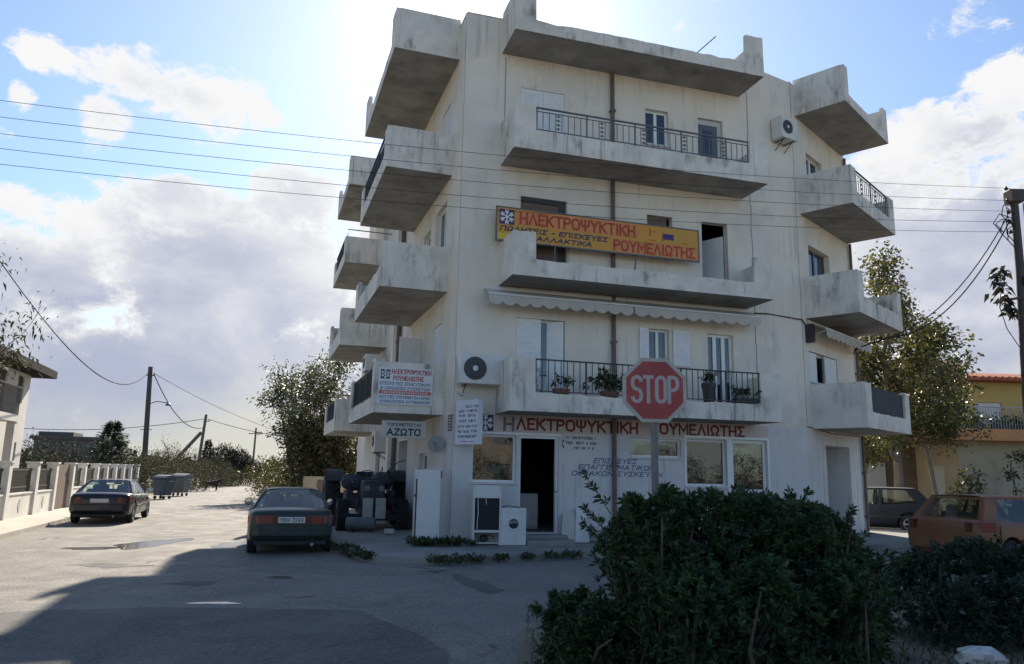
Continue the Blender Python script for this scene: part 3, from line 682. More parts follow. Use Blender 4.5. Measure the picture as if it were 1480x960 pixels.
def frame_from(fr, u, n, ang):
    """a frame hinged at (u, n) of another frame and turned by ang about z"""
    p = fr.pt(u, n, 0); q = Matrix.Rotation(ang, 2); return Frame((p.x, p.y), q @ fr.u.xy, q @ fr.n.xy)

# shop front
window(FF, F_G[0], 1, .10, g=SHOPGLASS, fw=.05)
b = MB(); o = F_G[1]
for q in ((o[0], o[0] + .05, o[2], o[3]), (o[1] - .05, o[1], o[2], o[3]), (o[0] + .05, o[1] - .05, o[3] - .06, o[3])): b.fbox(FF, q[0], q[1], -.16, -.06, q[2], q[3])
dr = b.build('door_frame', WHITE, ap)
b = MB(); b.tube([FF.pt(o[1] - .03, -.05, 1.25), FF.pt(o[1] - .03, -.01, 1.25), FF.pt(o[1] - .12, -.01, 1.25)], .012, 6); b.build('handle', GREYIRON, dr)
w = window(FF, F_G[2], 2, .10, g=GLASS, fw=.045)
w = window(FF, F_G[3], 1, .10, g=SHOPGLASS, fw=.05)
w = window(FF, F_G[4], 1, .08, g=SHOPGLASS, fw=.075, transom=1.32, name='glazed_door', sill=False)
b = MB(); b.fbox(FF, 7.295, 8.165, -.125, -.10, .40, 1.28); b.build('door_panel', NAVY, w)
b = MB(); b.fbox(FF, 7.36, 7.385, -.078, -.03, 1.1, 1.5); b.build('handle', GREYIRON, w)
b = MB(); b.fbox(FF, 7.065, 7.215, -.001, .014, .32, 2.60); b.fbox(FF, 5.86, 8.30, .001, .018, 2.604, 2.66); b.fbox(FF, 8.245, 8.30, .001, .018, .32, 2.60); b.fbox(FF, 5.865, 5.915, .001, .018, 1.43, 2.60); b.build('shopfront_frame', WHITE, ap); b = MB(); b.fbox(FF, .40, 2.60, .001, .016, 2.525, 2.575); b.build('shopfront_frame', WHITE, ap)
b = MB(); b.fbox(FF, 1.52, 2.62, .0, .85, .11, .22); b.fbox(FF, 1.52, 2.62, .0, .45, .221, .30); b.build('doorstep', PAVING, ap, bevel=.012)
# first floor
o = F_U[0]
b = MB(); louvre(b, FF, o[0] + .01, o[0] + .62, -.05, o[2], o[3] - .01); b.build('shutter', SHUTTER, ap)
h = frame_from(FF, o[1] - .02, -.04, R(157)); b = MB(); louvre(b, h, .0, .56, -.02, o[2], o[3] - .01); b.build('shutter', SHUTTER, ap)
window(FF, o, 2, .16, name='balcony_door', sill=False)
o = F_U[1]; window(FF, o, 2, .12)
b = MB(); louvre(b, FF, 4.66, 4.91, .012, 4.38, 5.30); b.build('shutter', SHUTTER, ap)
b = MB(); louvre(b, FF, 5.60, 6.05, .012, 4.38, 5.30); b.build('shutter', SHUTTER, ap)
o = F_U[2]; window(FF, o, 3, .10, fw=.07, name='balcony_door', sill=False)
# second floor
o = F_U[3]; shutters(FF, (o[0] + .02, o[1] - .22, o[2], o[3] - .12), 1, -.10, BROWNWOOD, 'rolling_shutter'); b = MB(); b.fbox(FF, o[0] + .02, o[1] - .22, -.14, -.04, o[3] - .118, o[3] - .01); b.fbox(FF, o[1] - .215, o[1] - .02, -.17, -.10, o[2], o[3] - .01); b.build('shutter_box', ACDARK, ap)
o = F_U[4]; shutters(FF, (o[0], o[1] - .12, o[2], o[3]), 1, -.12, BROWNWOOD, 'rolling_shutter')
o = F_U[5]; b = MB(); h = frame_from(FF, o[1] - .05, -.16, R(118)); b.fbox(h, 0, .62, -.02, .02, o[2] + .02, o[3] - .3); b.build('open_door', SHUTTER, ap)
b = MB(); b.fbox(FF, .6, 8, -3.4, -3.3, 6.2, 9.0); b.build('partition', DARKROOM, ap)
# third floor
shutters(FF, F_U[6], 2, -.05)
window(FF, F_U[7], 2, .12, fw=.06)
o = F_U[8]; b = MB(); b.fbox(FF, o[0] + .03, o[1] - .14, -.16, -.10, o[2], o[3] - .16); d_ = b.build('balcony_door', GREYBLUE, ap); b = MB(); b.fbox(FF, o[0] + .2, o[1] - .3, -.098, -.09, o[2] + .9, o[3] - .3); b.build('pane', GLASS, d_)
b = MB(); b.fbox(FF, o[1] - .135, o[1] - .01, -.17, -.08, o[2], o[3] - .01); b.fbox(FF, o[0], o[1] - .14, -.17, -.08, o[3] - .155, o[3] - .01); b.build('door_frame', SIGNGREY, ap)
# left side
window(FL, L_G[0], 2, .12); window(FL, L_G[2], 2, .12, m=BROWNWOOD)
b = MB(); o = L_G[1]; b.fbox(FL, o[0], o[1], -.46, -.40, o[2], o[3]); b.build('garage_door', mat('grey_panel_door', (.34, .34, .34), .7, .1, 3), ap)
window(FL, L_U[0], 2, .12, name='balcony_door', sill=False); window(FL, L_U[1], 2, .12); window(FL, L_U[2], 2, .12); shutters(FL, L_U[3], 2); shutters(FL, L_U[4], 2); window(FL, L_U[5], 2, .12)
h = frame_from(FL, L_U[2][0] - .02, .03, R(100)); b = MB(); louvre(b, h, 0, .62, 0, 4.27, 5.34); b.build('shutter', SHUTTER, ap)
for o in L_U[6:]: window(FL, o, 2, .12, name='balcony_door', sill=False)
b = MB(); b.fbox(FL, 8.0, 8.5, .001, .16, .12, 12.0); b.build('pilaster', STUCCO, ap)
# right side
o = R_U[0]; window(FR, (o[0] + .0, o[1], o[2], o[3]), 2, .16, m=GREYIRON)
o = R_U[1]; window(FR, o, 3, .14)
b = MB(); louvre(b, FR, 1.07, 1.62, -.06, 4.32, 5.12); b.build('shutter', SHUTTER, ap)
b = MB(); louvre(b, FR, 2.25, 3.12, -.06, 4.32, 5.12); b.build('shutter', SHUTTER, ap)
window(FR, R_U[2], 2, .14)
o = R_G[0]; b = MB(); b.fbox(FR, o[0], o[1], -.70, -.66, o[2], o[3]); b.build('garage_door', mat('pale_panel_door', (.50, .50, .51), .7, .06, 3), ap)
# ---- rainwater pipes, cable
def pipe(fr, u, n, zz, r=.05, m=PIPE):
    for z0, z1 in zz:
        b = MB(); b.tube([fr.pt(u, n, z0), fr.pt(u, n, z1)], r, 10)
        z = z0 + .4
        while z < z1: b.fbox(fr, u - r * 1.25, u + r * 1.25, .002, n + r * 1.15, z, z + .05); z += 1.3
        b.build('drain_pipe', m, ap, smooth=40)
pipe(FF, 3.94, .075, [(.14, 2.985), (3.15, 6.03), (6.21, 9.08), (9.26, 12.08)], .055)
pipe(FL, 7.35, .09, [(.14, 12.3)], .075); pipe(FR, 4.70, .07, [(.14, 2.98), (3.16, 6.03), (6.21, 9.08), (9.26, 12.0)], .045)
b = MB(); b.tube([FF.pt(8.0, .03, 5.93), FF.pt(8.4, .03, 5.95), FR.pt(.62, .03, 5.95), FR.pt(.95, .03, 5.80)], .018, 6); b.build('wall_cable', DARKIRON, ap); b = MB(); b.tube([FR.pt(.64, .02, 3.03), FR.pt(2.4, .02, 2.93), FR.pt(4.6, .02, 2.95)], .014, 5); b.build('wall_cable', DARKIRON, ap)
b = MB(); b.tube([FF.pt(5.9, .9, ZS[3] + .4), FF.pt(6.5, 1.0, ZS[3] + 1.0)], .015, 5); b.build('roof_rod', GREYIRON, ap)
# ---- awnings with scalloped valance
def awning(fr, u0, u1, seed=0):
    rnd = random.Random(seed); b = MB(); n = int((u1 - u0) / .33); 
    zb, zf, nb, nf = 5.93, 5.70, .06, .52
    b.hexa([fr.pt(u0, nb, zb), fr.pt(u1, nb, zb), fr.pt(u1, nf, zf), fr.pt(u0, nf, zf), fr.pt(u0, nb, zb + .01), fr.pt(u1, nb, zb + .01), fr.pt(u1, nf, zf + .01), fr.pt(u0, nf, zf + .01)])
    top, low = [], []
    for i in range(n * 8 + 1):
        t = i / 8; u = u0 + (u1 - u0) * i / (n * 8); low.append((u, zf - .15 - .085 * abs(math.sin(math.pi * t)) ** .7))
    poly = [(u0, zf - .012)] + low + [(u1, zf - .012)]
    b.fprism(fr, poly, nf - .006, nf + .006)
    aw = b.build('awning', AWNING, ap)
    b = MB(); b.tube([fr.pt(u0 - .02, nf, zf + .02), fr.pt(u1 + .02, nf, zf + .02)], .028, 8); b.tube([fr.pt(u0, .05, zb + .03), fr.pt(u1, .05, zb + .03)], .05, 8)
    for u in (u0 + .1, u1 - .1): b.tube([fr.pt(u, .03, 5.55), fr.pt(u, nf - .02, zf)], .012, 5)
    b.build('roller', SIGNWHITE, aw)
awning(FF, .62, 4.26, 1); awning(FF, 4.30, 7.86, 2); awning(FR, 1.05, 4.7, 3)
b = MB(); b.fbox(FR, .85, 1.0, .01, .22, 5.35, 5.85); b.build('awning_bracket', DARKIRON, ap)

# ---- lettering painted on the shop wall
b = MB(); b.fbox(FF, .52, 8.28, .001, .012, 2.59, 2.976); 
fascia = b.build('fascia', mat('pale_pink_fascia', (.58, .47, .43), .7, .07, 2), ap)
snowflake(FF, .56, 2.595, .37, .0125, fascia)
text('Η', FF, 1.17, 2.605, .27, .33, .0125, LETGREY, fascia, bold=.035)
text('ΛΕΚΤΡΟΨΥΚΤΙΚΗ', FF, 1.48, 2.64, 3.12, .29, .0125, LETRED, fascia, bold=.03)
text('Ρ', FF, 4.93, 2.64, .2, .29, .0125, LETGREY, fascia, bold=.03)
text('ΟΥΜΕΛΙΩΤΗΣ', FF, 5.18, 2.655, 2.42, .29, .0125, LETRED, fascia, bold=.03)
text('ΕΠΙΣΚΕΥΕΣ', FF, 3.44, 1.92, 1.13, .12, .001, LETBLUE, ap, 'wall_lettering', .35, .012)
text('ΕΠΑΓΓΕΛΜΑΤΙΚΩΝ', FF, 3.06, 1.77, 1.98, .12, .001, LETBLUE, ap, 'wall_lettering', .35, .012)
text('ΟΙΚΙΑΚΩΝ ΣΥΣΚΕΥΩΝ', FF, 2.88, 1.62, 2.36, .12, .001, LETBLUE, ap, 'wall_lettering', .35, .012)
# worn telephone lines beside the door: only the strokes are left
b = MB(); rnd = random.Random(9)
for z, ua, ub in ((2.47, 2.72, 3.48), (2.35, 2.72, 3.50), (2.23, 2.92, 3.44)):
    u = ua
    while u < ub:
        w_ = rnd.uniform(.02, .05); b.fbox(FF, u, u + w_ * .35, .001, .003, z, z + .07); b.fbox(FF, u + w_ * .4, u + w_, .001, .0035, z + rnd.choice((0, .03, .055)), z + .07 * rnd.uniform(.85, 1)); u += w_ + (.012 if rnd.random() < .85 else .06)
b.build('worn_lettering', LETGREY, ap)
b = MB(); pts = [FF.pt(2.70 - .07 * math.sin(t), .006, 2.36 + .085 * math.cos(t)) for t in [R(20 + i * 20) for i in range(8)]]; b.tube(pts, [.02, .016, .011, .009, .009, .011, .016, .02], 6); b.build('telephone_emblem', BLACKLET, ap)
# ------------------------------------------------------------------ signs on the building
# long yellow banner board behind the balcony wall of the second floor
p = FF.pt(.82, .32, 7.08); t = thing('shop_sign', 'long orange and yellow signboard with red lettering behind the second floor balcony wall', 'sign', p)
YEL = mat('orange_yellow_board', (.56, .25, .035), .6, .15, .9, var2=(.56, .31, .05), streak=(.3, (.3, .2, .08), (6, 6, .8)))
ORA = mat('orange_board_band', (.62, .25, .08), .6, .12, 1.2)
YEL2 = mat('yellow_corner', (.62, .48, .06), .6, .1, 2)
BRED = mat('banner_red', (.42, .055, .02), .6, .15, 8)
BNAVY = mat('banner_navy', (.045, .035, .09), .6, .15, 8)
b = MB(); b.fbox(FF, .82, 6.20, .30, .34, 7.09, 7.885); board = b.build('board', YEL, t)
b = MB()
for q in ((.79, 6.23, 7.885, 7.915), (.79, 6.23, 7.06, 7.09), (.79, .82, 7.09, 7.885), (6.20, 6.23, 7.09, 7.885)): b.fbox(FF, q[0], q[1], .285, .355, q[2], q[3])
for u in (2.2, 4.36): b.tube([FF.pt(u, .31, 6.2), FF.pt(u + .1, .31, 7.07)], .02, 6)
b.build('sign_frame', GREYIRON, t)
b = MB(); b.fbox(FF, 1.28, 4.5, .3405, .3425, 7.50, 7.87); b.fbox(FF, 3.75, 6.19, .3405, .3425, 7.10, 7.44); b.fbox(FF, .83, 1.30, .3405, .343, 7.10, 7.25, 1); b.build('colour_band', [ORA, YEL2], t)
snowflake(FF, .87, 7.48, .37, .343, t, mbg=BNAVY)
text('ΗΛΕΚΤΡΟΨΥΚΤΙΚΗ', FF, 1.37, 7.52, 3.05, .31, .343, BRED, t, bold=.025)
text('ΠΩΛΗΣΕΙΣ - ΕΠΙΣΚΕΥΕΣ', FF, .90, 7.315, 2.78, .13, .343, BNAVY, t, shear=.3, bold=.05)
text('ΑΝΤΑΛΛΑΚΤΙΚΑ', FF, 1.30, 7.145, 1.95, .125, .343, BNAVY, t, shear=.3, bold=.05)
text('ΡΟΥΜΕΛΙΩΤΗΣ', FF, 3.82, 7.13, 2.28, .29, .343, BRED, t, bold=.025)
b = MB(); b.fbox(FF, 5.20, 5.50, .343, .347, 7.56, 7.71); b.fbox(FF, 5.18, 5.198, .343, .347, 7.50, 7.78, 1); b.fbox(FF, 4.82, 4.85, .343, .346, 7.60, 7.80, 1); b.fbox(FF, 4.88, 4.98, .343, .346, 7.72, 7.74, 1); b.fbox(FF, 5.72, 5.90, .343, .346, 7.62, 7.64, 2); b.fbox(FF, 5.75, 5.92, .343, .346, 7.70, 7.72, 2); b.fbox(FF, 4.80, 5.0, .343, .346, 7.50, 7.512, 1); b.fbox(FF, 5.72, 5.9, .343, .346, 7.50, 7.512, 1)
b.build('flag_emblem', [mat('flag_violet', (.06, .03, .16), .6, .1, 8), BRED, ORA], t)

# white board on the end wall of the first floor side balcony
EF = end_frame(1.03)
t = thing('shop_sign', 'white board with red and blue lettering on the balcony end wall above the parked saloon', 'sign', EF.pt(-1.06, .02, 3.19))
b = MB(); b.fbox(EF, -1.60, -.30, .004, .03, 3.19, 4.06); b.build('board', SIGNWHITE, t)
SRED = mat('sign_red', (.40, .05, .045), .6, .15, 8); SBLUE = mat('sign_blue', (.05, .09, .25), .6, .15, 8); PINK = mat('sign_pink_band', (.52, .13, .11), .6, .2, 12)
snowflake(EF, -1.555, 3.79, .22, .030, t)
text('ΗΛΕΚΤΡΟΨΥΚΤΙΚΗ', EF, -1.30, 3.91, .96, .12, .030, SRED, t, bold=.012)
text('ΡΟΥΜΕΛΙΩΤΗΣ', EF, -1.26, 3.76, .74, .115, .030, SRED, t, bold=.012)
text('ΕΠΙΣΚΕΥΕΣ ΕΠΑΓ/ΤΙΚΩΝ', EF, -1.56, 3.645, 1.20, .075, .030, SBLUE, t, shear=.25, bold=.008)
text('& ΟΙΚΙΑΚΩΝ ΣΥΣΚΕΥΩΝ', EF, -1.55, 3.535, 1.19, .075, .030, SBLUE, t, shear=.25, bold=.008)
b = MB(); b.fbox(EF, -1.575, -.33, .0301, .0315, 3.43, 3.52); rnd = random.Random(5); u = -1.5
while u < -.42:
    w_ = rnd.uniform(.02, .045); b.fbox(EF, u, u + w_ * .6, .0316, .0326, 3.45, 3.50, 1); u += w_ + .014
b.build('telephone_band', [PINK, SIGNWHITE], t)
text('ΚΑΤ/ΥΕΣ ΨΥΚΤΙΚΩΝ ΘΑΛΑΜΩΝ', EF, -1.56, 3.33, 1.22, .07, .030, SBLUE, t, bold=.01)
text('ΚΛΙΜΑΤΙΣΤΙΚΑ ΑΥΤΟΚΙΝΗΤΩΝ', EF, -1.54, 3.225, 1.18, .07, .030, SBLUE, t, shear=.2, bold=.006)

EA = end_frame(1.3)
t = thing('hanging_sign', 'small grey white board with dark lettering hung below the side balcony', 'sign', EA.pt(-.9, 0, 2.42))
b = MB(); b.fbox(EA, -1.42, -.36, -.05, .03, 2.42, 2.83); b.build('board', SIGNGREY, t, bevel=.008)
text('ΤΟΠΟΘΕΤΕΙΤΑΙ', EA, -1.31, 2.70, .82, .075, .031, BLACKLET, t, bold=.03)
text('ΑΖΩΤΟ', EA, -1.31, 2.475, .82, .175, .031, BLACKLET, t, bold=.035)
b = MB()
for u in (-1.25, -.55): b.tube([EA.pt(u, -.01, 2.83), EA.pt(u, -.01, 2.99)], .01, 5)
b.build('hanger', GREYIRON, t)

# projecting sign box on the corner
_u = NF * math.cos(R(28)) + UF * math.sin(R(28)); PS = Frame((FF.pt(-.02, .03, 0).x, FF.pt(-.02, .03, 0).y), _u, (_u.y, -_u.x))      # u runs out from the wall, n faces the side street
t = thing('projecting_sign', 'tall white sign box with faded blue lines sticking out under the corner air conditioner', 'sign', PS.pt(.5, 0, 2.25))
b = MB(); b.fbox(PS, .08, .82, -.16, .0, 2.25, 3.24); b.build('sign_box', mat('sign_bluish_white', (.62, .63, .68), .55, .05, 3), t, bevel=.01)
b = MB(); rnd = random.Random(17)
for i, (z, words) in enumerate(((3.06, [(.42, .62), (.68, .82)]), (2.96, [(.2, .36), (.46, .80)]), (2.86, [(.2, .40), (.5, .76)]), (2.74, [(.2, .45), (.52, .78)]), (2.62, [(.16, .38), (.44, .62), (.66, .82)]), (2.51, [(.17, .30), (.36, .55), (.62, .80)]), (2.40, [(.17, .42), (.46, .80)]), (2.31, [(.24, .72)]))):
    for a, c in words:
        u = a
        while u < c:
            w_ = rnd.uniform(.03, .05); hh = .062 if i < 7 else .02
            b.fbox(PS, u, u + w_ * .35, .0005, .0025, z, z + hh); b.fbox(PS, u + w_ * .36, u + w_ * .85, .0005, .003, z + rnd.choice((0, hh * .4, hh * .75)), z + hh * rnd.choice((.55, 1.0))); u += w_ + .008
b.build('worn_lettering', mat('faded_blue_lettering', (.11, .12, .20), .7, .2, 9), t)
b = MB(); b.tube([PS.pt(.0, -.08, 3.45), PS.pt(.8, -.08, 3.22)], .018, 6); b.tube([PS.pt(.02, -.08, 3.02), PS.pt(.10, -.08, 3.02)], .02, 6); b.tube([PS.pt(.02, -.08, 2.4), PS.pt(.10, -.08, 2.4)], .02, 6); b.tube([PS.pt(.35, -.08, 3.34), PS.pt(.35, -.08, 3.20)], .012, 5)
b.build('bracket', SIGNGREY, t)

t = thing('name_plate', 'narrow dark plate with small lines fixed at the corner beside the projecting sign box', 'sign', FL.pt(.35, 0, 2.6))
b = MB(); b.fbox(FL, .12, .50, .001, .015, 2.58, 2.95); b.build('plate', mat('dark_plate', (.12, .12, .14), .6, .15, 8), t)
b = MB()
for i in range(5): b.fbox(FL, .16, .46, .0155, .017, 2.62 + i * .065, 2.645 + i * .065)
b.build('plate_lines', SIGNGREY, t)

# ------------------------------------------------------------------ air conditioners
def air_conditioner(label, fr, u0, u1, n0, n1, z0, z1, fan_u, fan_r, group=None):
    t = thing('air_conditioner', label, 'air conditioner', fr.pt((u0 + u1) / 2, n0, z0), group)
    b = MB(); b.fbox(fr, u0, u1, n0, n1, z0, z1); b.build('casing', ACWHITE, t, bevel=.015)
    c = fr.pt(fan_u, n1 + .002, (z0 + z1) / 2 + .01)
    b = MB(); b.lathe(c, fr.n, [(fan_r, 0), (fan_r, .010), (.01, .010)], 28); f = b.build('fan_grille', ACDARK, t)
    b = MB(); b.lathe(c + fr.n * .0105, fr.n, [(fan_r * .24, 0), (fan_r * .24, .012), (.005, .014)], 18); b.build('hub', ACWHITE, f)
    b = MB()
    for q in (.45, .65, .85): b.lathe(c + fr.n * .012, fr.n, [(fan_r * q, -.002), (fan_r * q + .006, -.002), (fan_r * q + .006, .006), (fan_r * q, .006)], 24, closed=True)
    b.build('guard', GREYIRON, f)
    b = MB()
    for u in (u0 + .15, u1 - .15): b.tube([fr.pt(u, .0, z0 - .02), fr.pt(u, n1 - .03, z0 - .02)], .015, 5); b.tube([fr.pt(u, .01, z0 - .25), fr.pt(u, n1 - .1, z0 - .03)], .012, 5)
    b.build('bracket', DARKIRON, t); return t
air_conditioner('big weathered air conditioner with round dark fan on the street corner wall', FF, .02, 1.16, .10, .44, 3.62, 4.29, .36, .265)
air_conditioner('small white air conditioner under the roof canopy on the right splayed corner', Frame(pS, (pT - pS), ((pT - pS).y, -(pT - pS).x)), .38, 1.05, .03, .40, 10.98, 11.62, .62, .2)
air_conditioner('grey air conditioner low on the side wall behind the hanging sign', FL, 8.55, 9.35, .17, .52, 2.25, 2.95, 8.9, .2)
air_conditioner('white air conditioner on the side wall between the two rows of balconies', FL, 9.2, 9.95, .20, .55, 4.85, 5.5, 9.6, .2)
air_conditioner('high air conditioner with dark open casing below the far second floor balcony', FL, 10.2, 11.0, .25, .75, 5.15, 5.75, 10.6, .2)
# round grey dish on the side wall
t = thing('wall_dish', 'small grey round dish on the side wall near the corner', 'dish', FL.pt(.75, 0, 2.25))
dn = (Vector((-.1, -1, .1))).normalized(); c = FL.pt(.75, .20, 2.28)
b = MB(); b.lathe(c, dn, [(.20, .05), (.195, .055), (.14, .02), (.07, .003), (.01, .0), (.01, -.015), (.08, -.012), (.15, .005), (.2, .04)], 22); b.build('reflector', mat('dish_grey', (.27, .265, .25), .7, .2, 12), t, smooth=40)
b = MB(); b.tube([FL.pt(.75, .0, 2.25), c - dn * .01], .015, 6); b.tube([c - Vector((0, 0, .19)) + dn * .05, c + dn * .22], .008, 5); b.box(tuple(c + dn * .22), (.05, .05, .05)); b.build('arm', GREYIRON, t)

# ------------------------------------------------------------------ appliances on the pavement
PZ = .12
FRIDGEW = mat('fridge_enamel', (.60, .61, .60), .35, .05, 3, dirt=(.45, (.33, .31, .27), (3, 3, .8)))
t = thing('refrigerator', 'tall white refrigerator with small freezer door on top standing by the side wall corner', 'refrigerator', (-1.80, 16.95, PZ), local=True, rz=R(8))
b = MB(); b.box((0, 0, .79), (.56, .50, 1.54)); b.build('cabinet', FRIDGEW, t, bevel=.012)
b = MB(); b.box((.03, -.315, .70), (.50, .07, 1.36)); b.build('door', FRIDGEW, t, bevel=.014)
b = MB(); b.box((0.0, -.30, 1.47), (.54, .07, .20)); b.build('freezer_door', FRIDGEW, t, bevel=.012)
b = MB(); b.box((-.235, -.29, .70), (.028, .06, 1.36)); b.box((.272, -.262, .70), (.02, .03, 1.36)); b.box((.30, -.2, 1.47), (.02, .08, .16)); b.box((.0, -.26, .03), (.5, .03, .05)); b.build('gasket_and_side_shade', DARKIRON, t)  # door gasket, plus dark strips standing in for shadow along the right side
b = MB(); b.box((-.262, -.292, 1.02), (.05, .03, .05)); b.build('handle', GREYIRON, t)
t = thing('old_refrigerator', 'stripped white refrigerator turned with its open dark back to the street', 'refrigerator', (-.50, 16.85, PZ), local=True, rz=R(10))
b = MB()
b.box((-.285, 0, .64), (.03, .5, 1.26)); b.box((.285, 0, .64), (.03, .5, 1.26)); b.box((0, 0, 1.13), (.538, .48, .27)); b.box((0, .21, .5), (.538, .04, .96)); b.box((0, -.19, .30), (.538, .10, .05)); b.box((0, .1, .04), (.538, .3, .04)); b.build('cabinet', FRIDGEW, t)
b = MB(); b.box((0, -.18, .66), (.52, .02, .66)); 
for i in range(17): b.tube([(-.25, -.200, .36 + i * .037), (.25, -.200, .36 + i * .037)], .005, 4)
b.build('condenser_back', mat('condenser_black', (.012, .013, .018), .6, .2, 6), t)
b = MB(); b.lathe((-.02, .02, .065), (0, 0, 1), [(.05, 0), (.09, .03), (.09, .10), (.05, .14), (.01, .15)], 16); b.tube([(-.02, .0, .2), (.1, -.05, .22), (.18, .0, .15), (.2, .1, .2)], .008, 5); b.build('compressor', ACDARK, t, smooth=40)
b = MB(); b.tube([(-.20, -.215, .99), (-.19, -.222, .7), (-.21, -.222, .34)], .009, 5); b.tube([(-.1, -.215, 1.0), (-.06, -.235, 1.02), (-.02, -.225, .95), (-.02, -.225, .86)], .008, 5); b.build('cable', FRIDGEW, t)
t = thing('washing_machine', 'white front loading washing machine left of the shop doorway', 'washing machine', (.06, 16.98, PZ), local=True, rz=R(12))
b = MB(); b.box((0, 0, .40), (.56, .52, .78)); b.build('cabinet', FRIDGEW, t, bevel=.012)
b = MB(); b.lathe((0, -.262, .46), (0, -1, 0), [(.15, 0), (.15, .012), (.115, .018), (.112, .006)], 28); dd_ = b.build('door_ring', ACWHITE, t, smooth=40)
b = MB(); b.lathe((0, -.263, .46), (0, -1, 0), [(.112, 0), (.09, .02), (.05, .03), (.005, .034)], 28); b.build('porthole', glass('porthole_glass', trans=.0, refl=.05, dark=(.03, .035, .05)), dd_, smooth=60)
b = MB(); b.box((0, -.264, .735), (.50, .01, .07)); b.lathe((.18, -.27, .735), (0, -1, 0), [(.022, 0), (.02, .02), (.003, .021)], 14); b.build('control_panel', ACWHITE, t)
b = MB(); b.tube([(-.2, .1, .795), (-.05, .0, .83), (.1, .08, .80), (.2, -.05, .80)], .012, 5); b.build('hose', GREYIRON, t)
def box_appliance(label, x, y, z, w, d, h, rz):
    t = thing('shop_freezer', label, 'freezer', (x, y, z), local=True, rz=rz)
    b = MB(); b.box((0, 0, h / 2), (w, d, h)); b.build('cabinet', FRIDGEW, t, bevel=.015)
    b = MB(); b.box((0, -d / 2 - .02, h * .52), (w * .98, .035, h * .9)); b.build('door', ACWHITE, t, bevel=.01)
    b = MB(); b.box((-w * .38, -d / 2 - .05, h * .7), (.02, .03, .2)); b.build('handle', GREYIRON, t)
p = FF.pt(.75, -.75, .3); box_appliance('white cabinet appliance seen inside behind the left shop window', p.x, p.y, .31, .62, .55, 1.5, R(22))
p = FF.pt(2.25, -1.6, .3); box_appliance('white appliance standing in the dark just inside the open shop door', p.x, p.y, .31, .55, .5, .85, R(10))
# panels leaning on the wall, right of the door
for i, (u, w_, h_, lean, lab) in enumerate(((2.72, .42, .66, .16, 'pale sheet panel leaning on the wall nearest to the shop door'), (3.02, .36, .80, .2, 'taller grey white sheet panel leaning beside the bush'))):
    t = thing('sheet_panel', lab, 'panel', FF.pt(u, .1, .13), 'sheet panels leaning on the shop wall')
    a = [(u - w_ / 2, .13), (u + w_ / 2, .13), (u + w_ / 2 - .04, .13 + h_), (u - w_ / 2 + .10, .13 + h_ * .96)]
    q0 = [FF.pt(x, .10 + lean * (1 - (z - .13) / h_), z) for x, z in a]; q1 = [v + FF.n * .025 for v in q0]
    b = MB(); b.prism(q0, q1); b.build('sheet', ACWHITE if i else SIGNGREY, t)
t = thing('plastic_tub', 'white plastic tub on the pavement half hidden by the bush', 'tub', tuple(FF.pt(3.5, .45, .13)))
b = MB(); c = FF.pt(3.5, .45, .13); b.lathe(c, (0, 0, 1), [(.20, 0), (.27, .34), (.29, .345), (.29, .37), (.255, .37), (.19, .03), (.01, .03)], 24); b.build('tub', ACWHITE, t, smooth=40)
b = MB(); b.tube([c + Vector((math.cos(a) * .28, math.sin(a) * .28 , .34 - .12 * abs(math.sin(a * .5)))) for a in [R(q) for q in range(-60, 240, 20)]], .007, 5); b.build('handle', GREYIRON, t)

# ------------------------------------------------------------------ things on the first floor balcony
POT = mat('terracotta_pot', (.22, .085, .055), .85, .2, 6); POTDARK = mat('dark_planter', (.05, .05, .05), .7, .2, 6)
def leaf_cloud(name, P, D, size, m, parent=None, width=.38, seed=0, fold=.12, jitter=.35, curl=.25):
    """one mesh of many folded leaf blades: P positions, D growing directions"""
    rs = np.random.RandomState(seed); n = len(P); P = np.asarray(P, float); D = np.asarray(D, float)
    D = D / np.maximum(1e-6, np.linalg.norm(D, axis=1, keepdims=True))
    Rn = rs.normal(size=(n, 3)); S = np.cross(D, Rn); S /= np.maximum(1e-6, np.linalg.norm(S, axis=1, keepdims=True)); U = np.cross(S, D)
    L = size * (1 + jitter * rs.uniform(-1, 1, n))[:, None]; W = L * width
    down = np.array([0, 0, -1.0])[None]
    base = P; mid = P + D * L * .5; tip = P + D * L + down * L * curl
    a = mid + S * W * .5 + U * W * fold; c = mid - S * W * .5 + U * W * fold; midv = mid - U * W * .05
    V = np.stack([base, a, tip, c, midv], 1).reshape(-1, 3)
    k = (np.arange(n) * 5)[:, None]
    F = np.concatenate([np.stack([k[:, 0], k[:, 0] + 1, k[:, 0] + 2, k[:, 0] + 4], 1), np.stack([k[:, 0], k[:, 0] + 4, k[:, 0] + 2, k[:, 0] + 3], 1)], 0)
    me = bpy.data.meshes.new(name); me.vertices.add(len(V)); me.vertices.foreach_set('co', V.ravel().astype(np.float32))
    nf = len(F); me.loops.add(nf * 4); me.loops.foreach_set('vertex_index', F.ravel().astype(np.int32)); me.polygons.add(nf)
    me.polygons.foreach_set('loop_start', np.arange(0, nf * 4, 4, dtype=np.int32)); me.polygons.foreach_set('loop_total', np.full(nf, 4, dtype=np.int32))
    me.update(calc_edges=True); me.materials.append(m)
    return link(name, me, parent)
PLANTLEAF = leafmat('pot_plant_leaf', (.015, .035, .012), (.05, .09, .03), .3, 6)
DRYLEAF = leafmat('dry_plant_leaf', (.03, .03, .018), (.10, .085, .04), .3, 6)
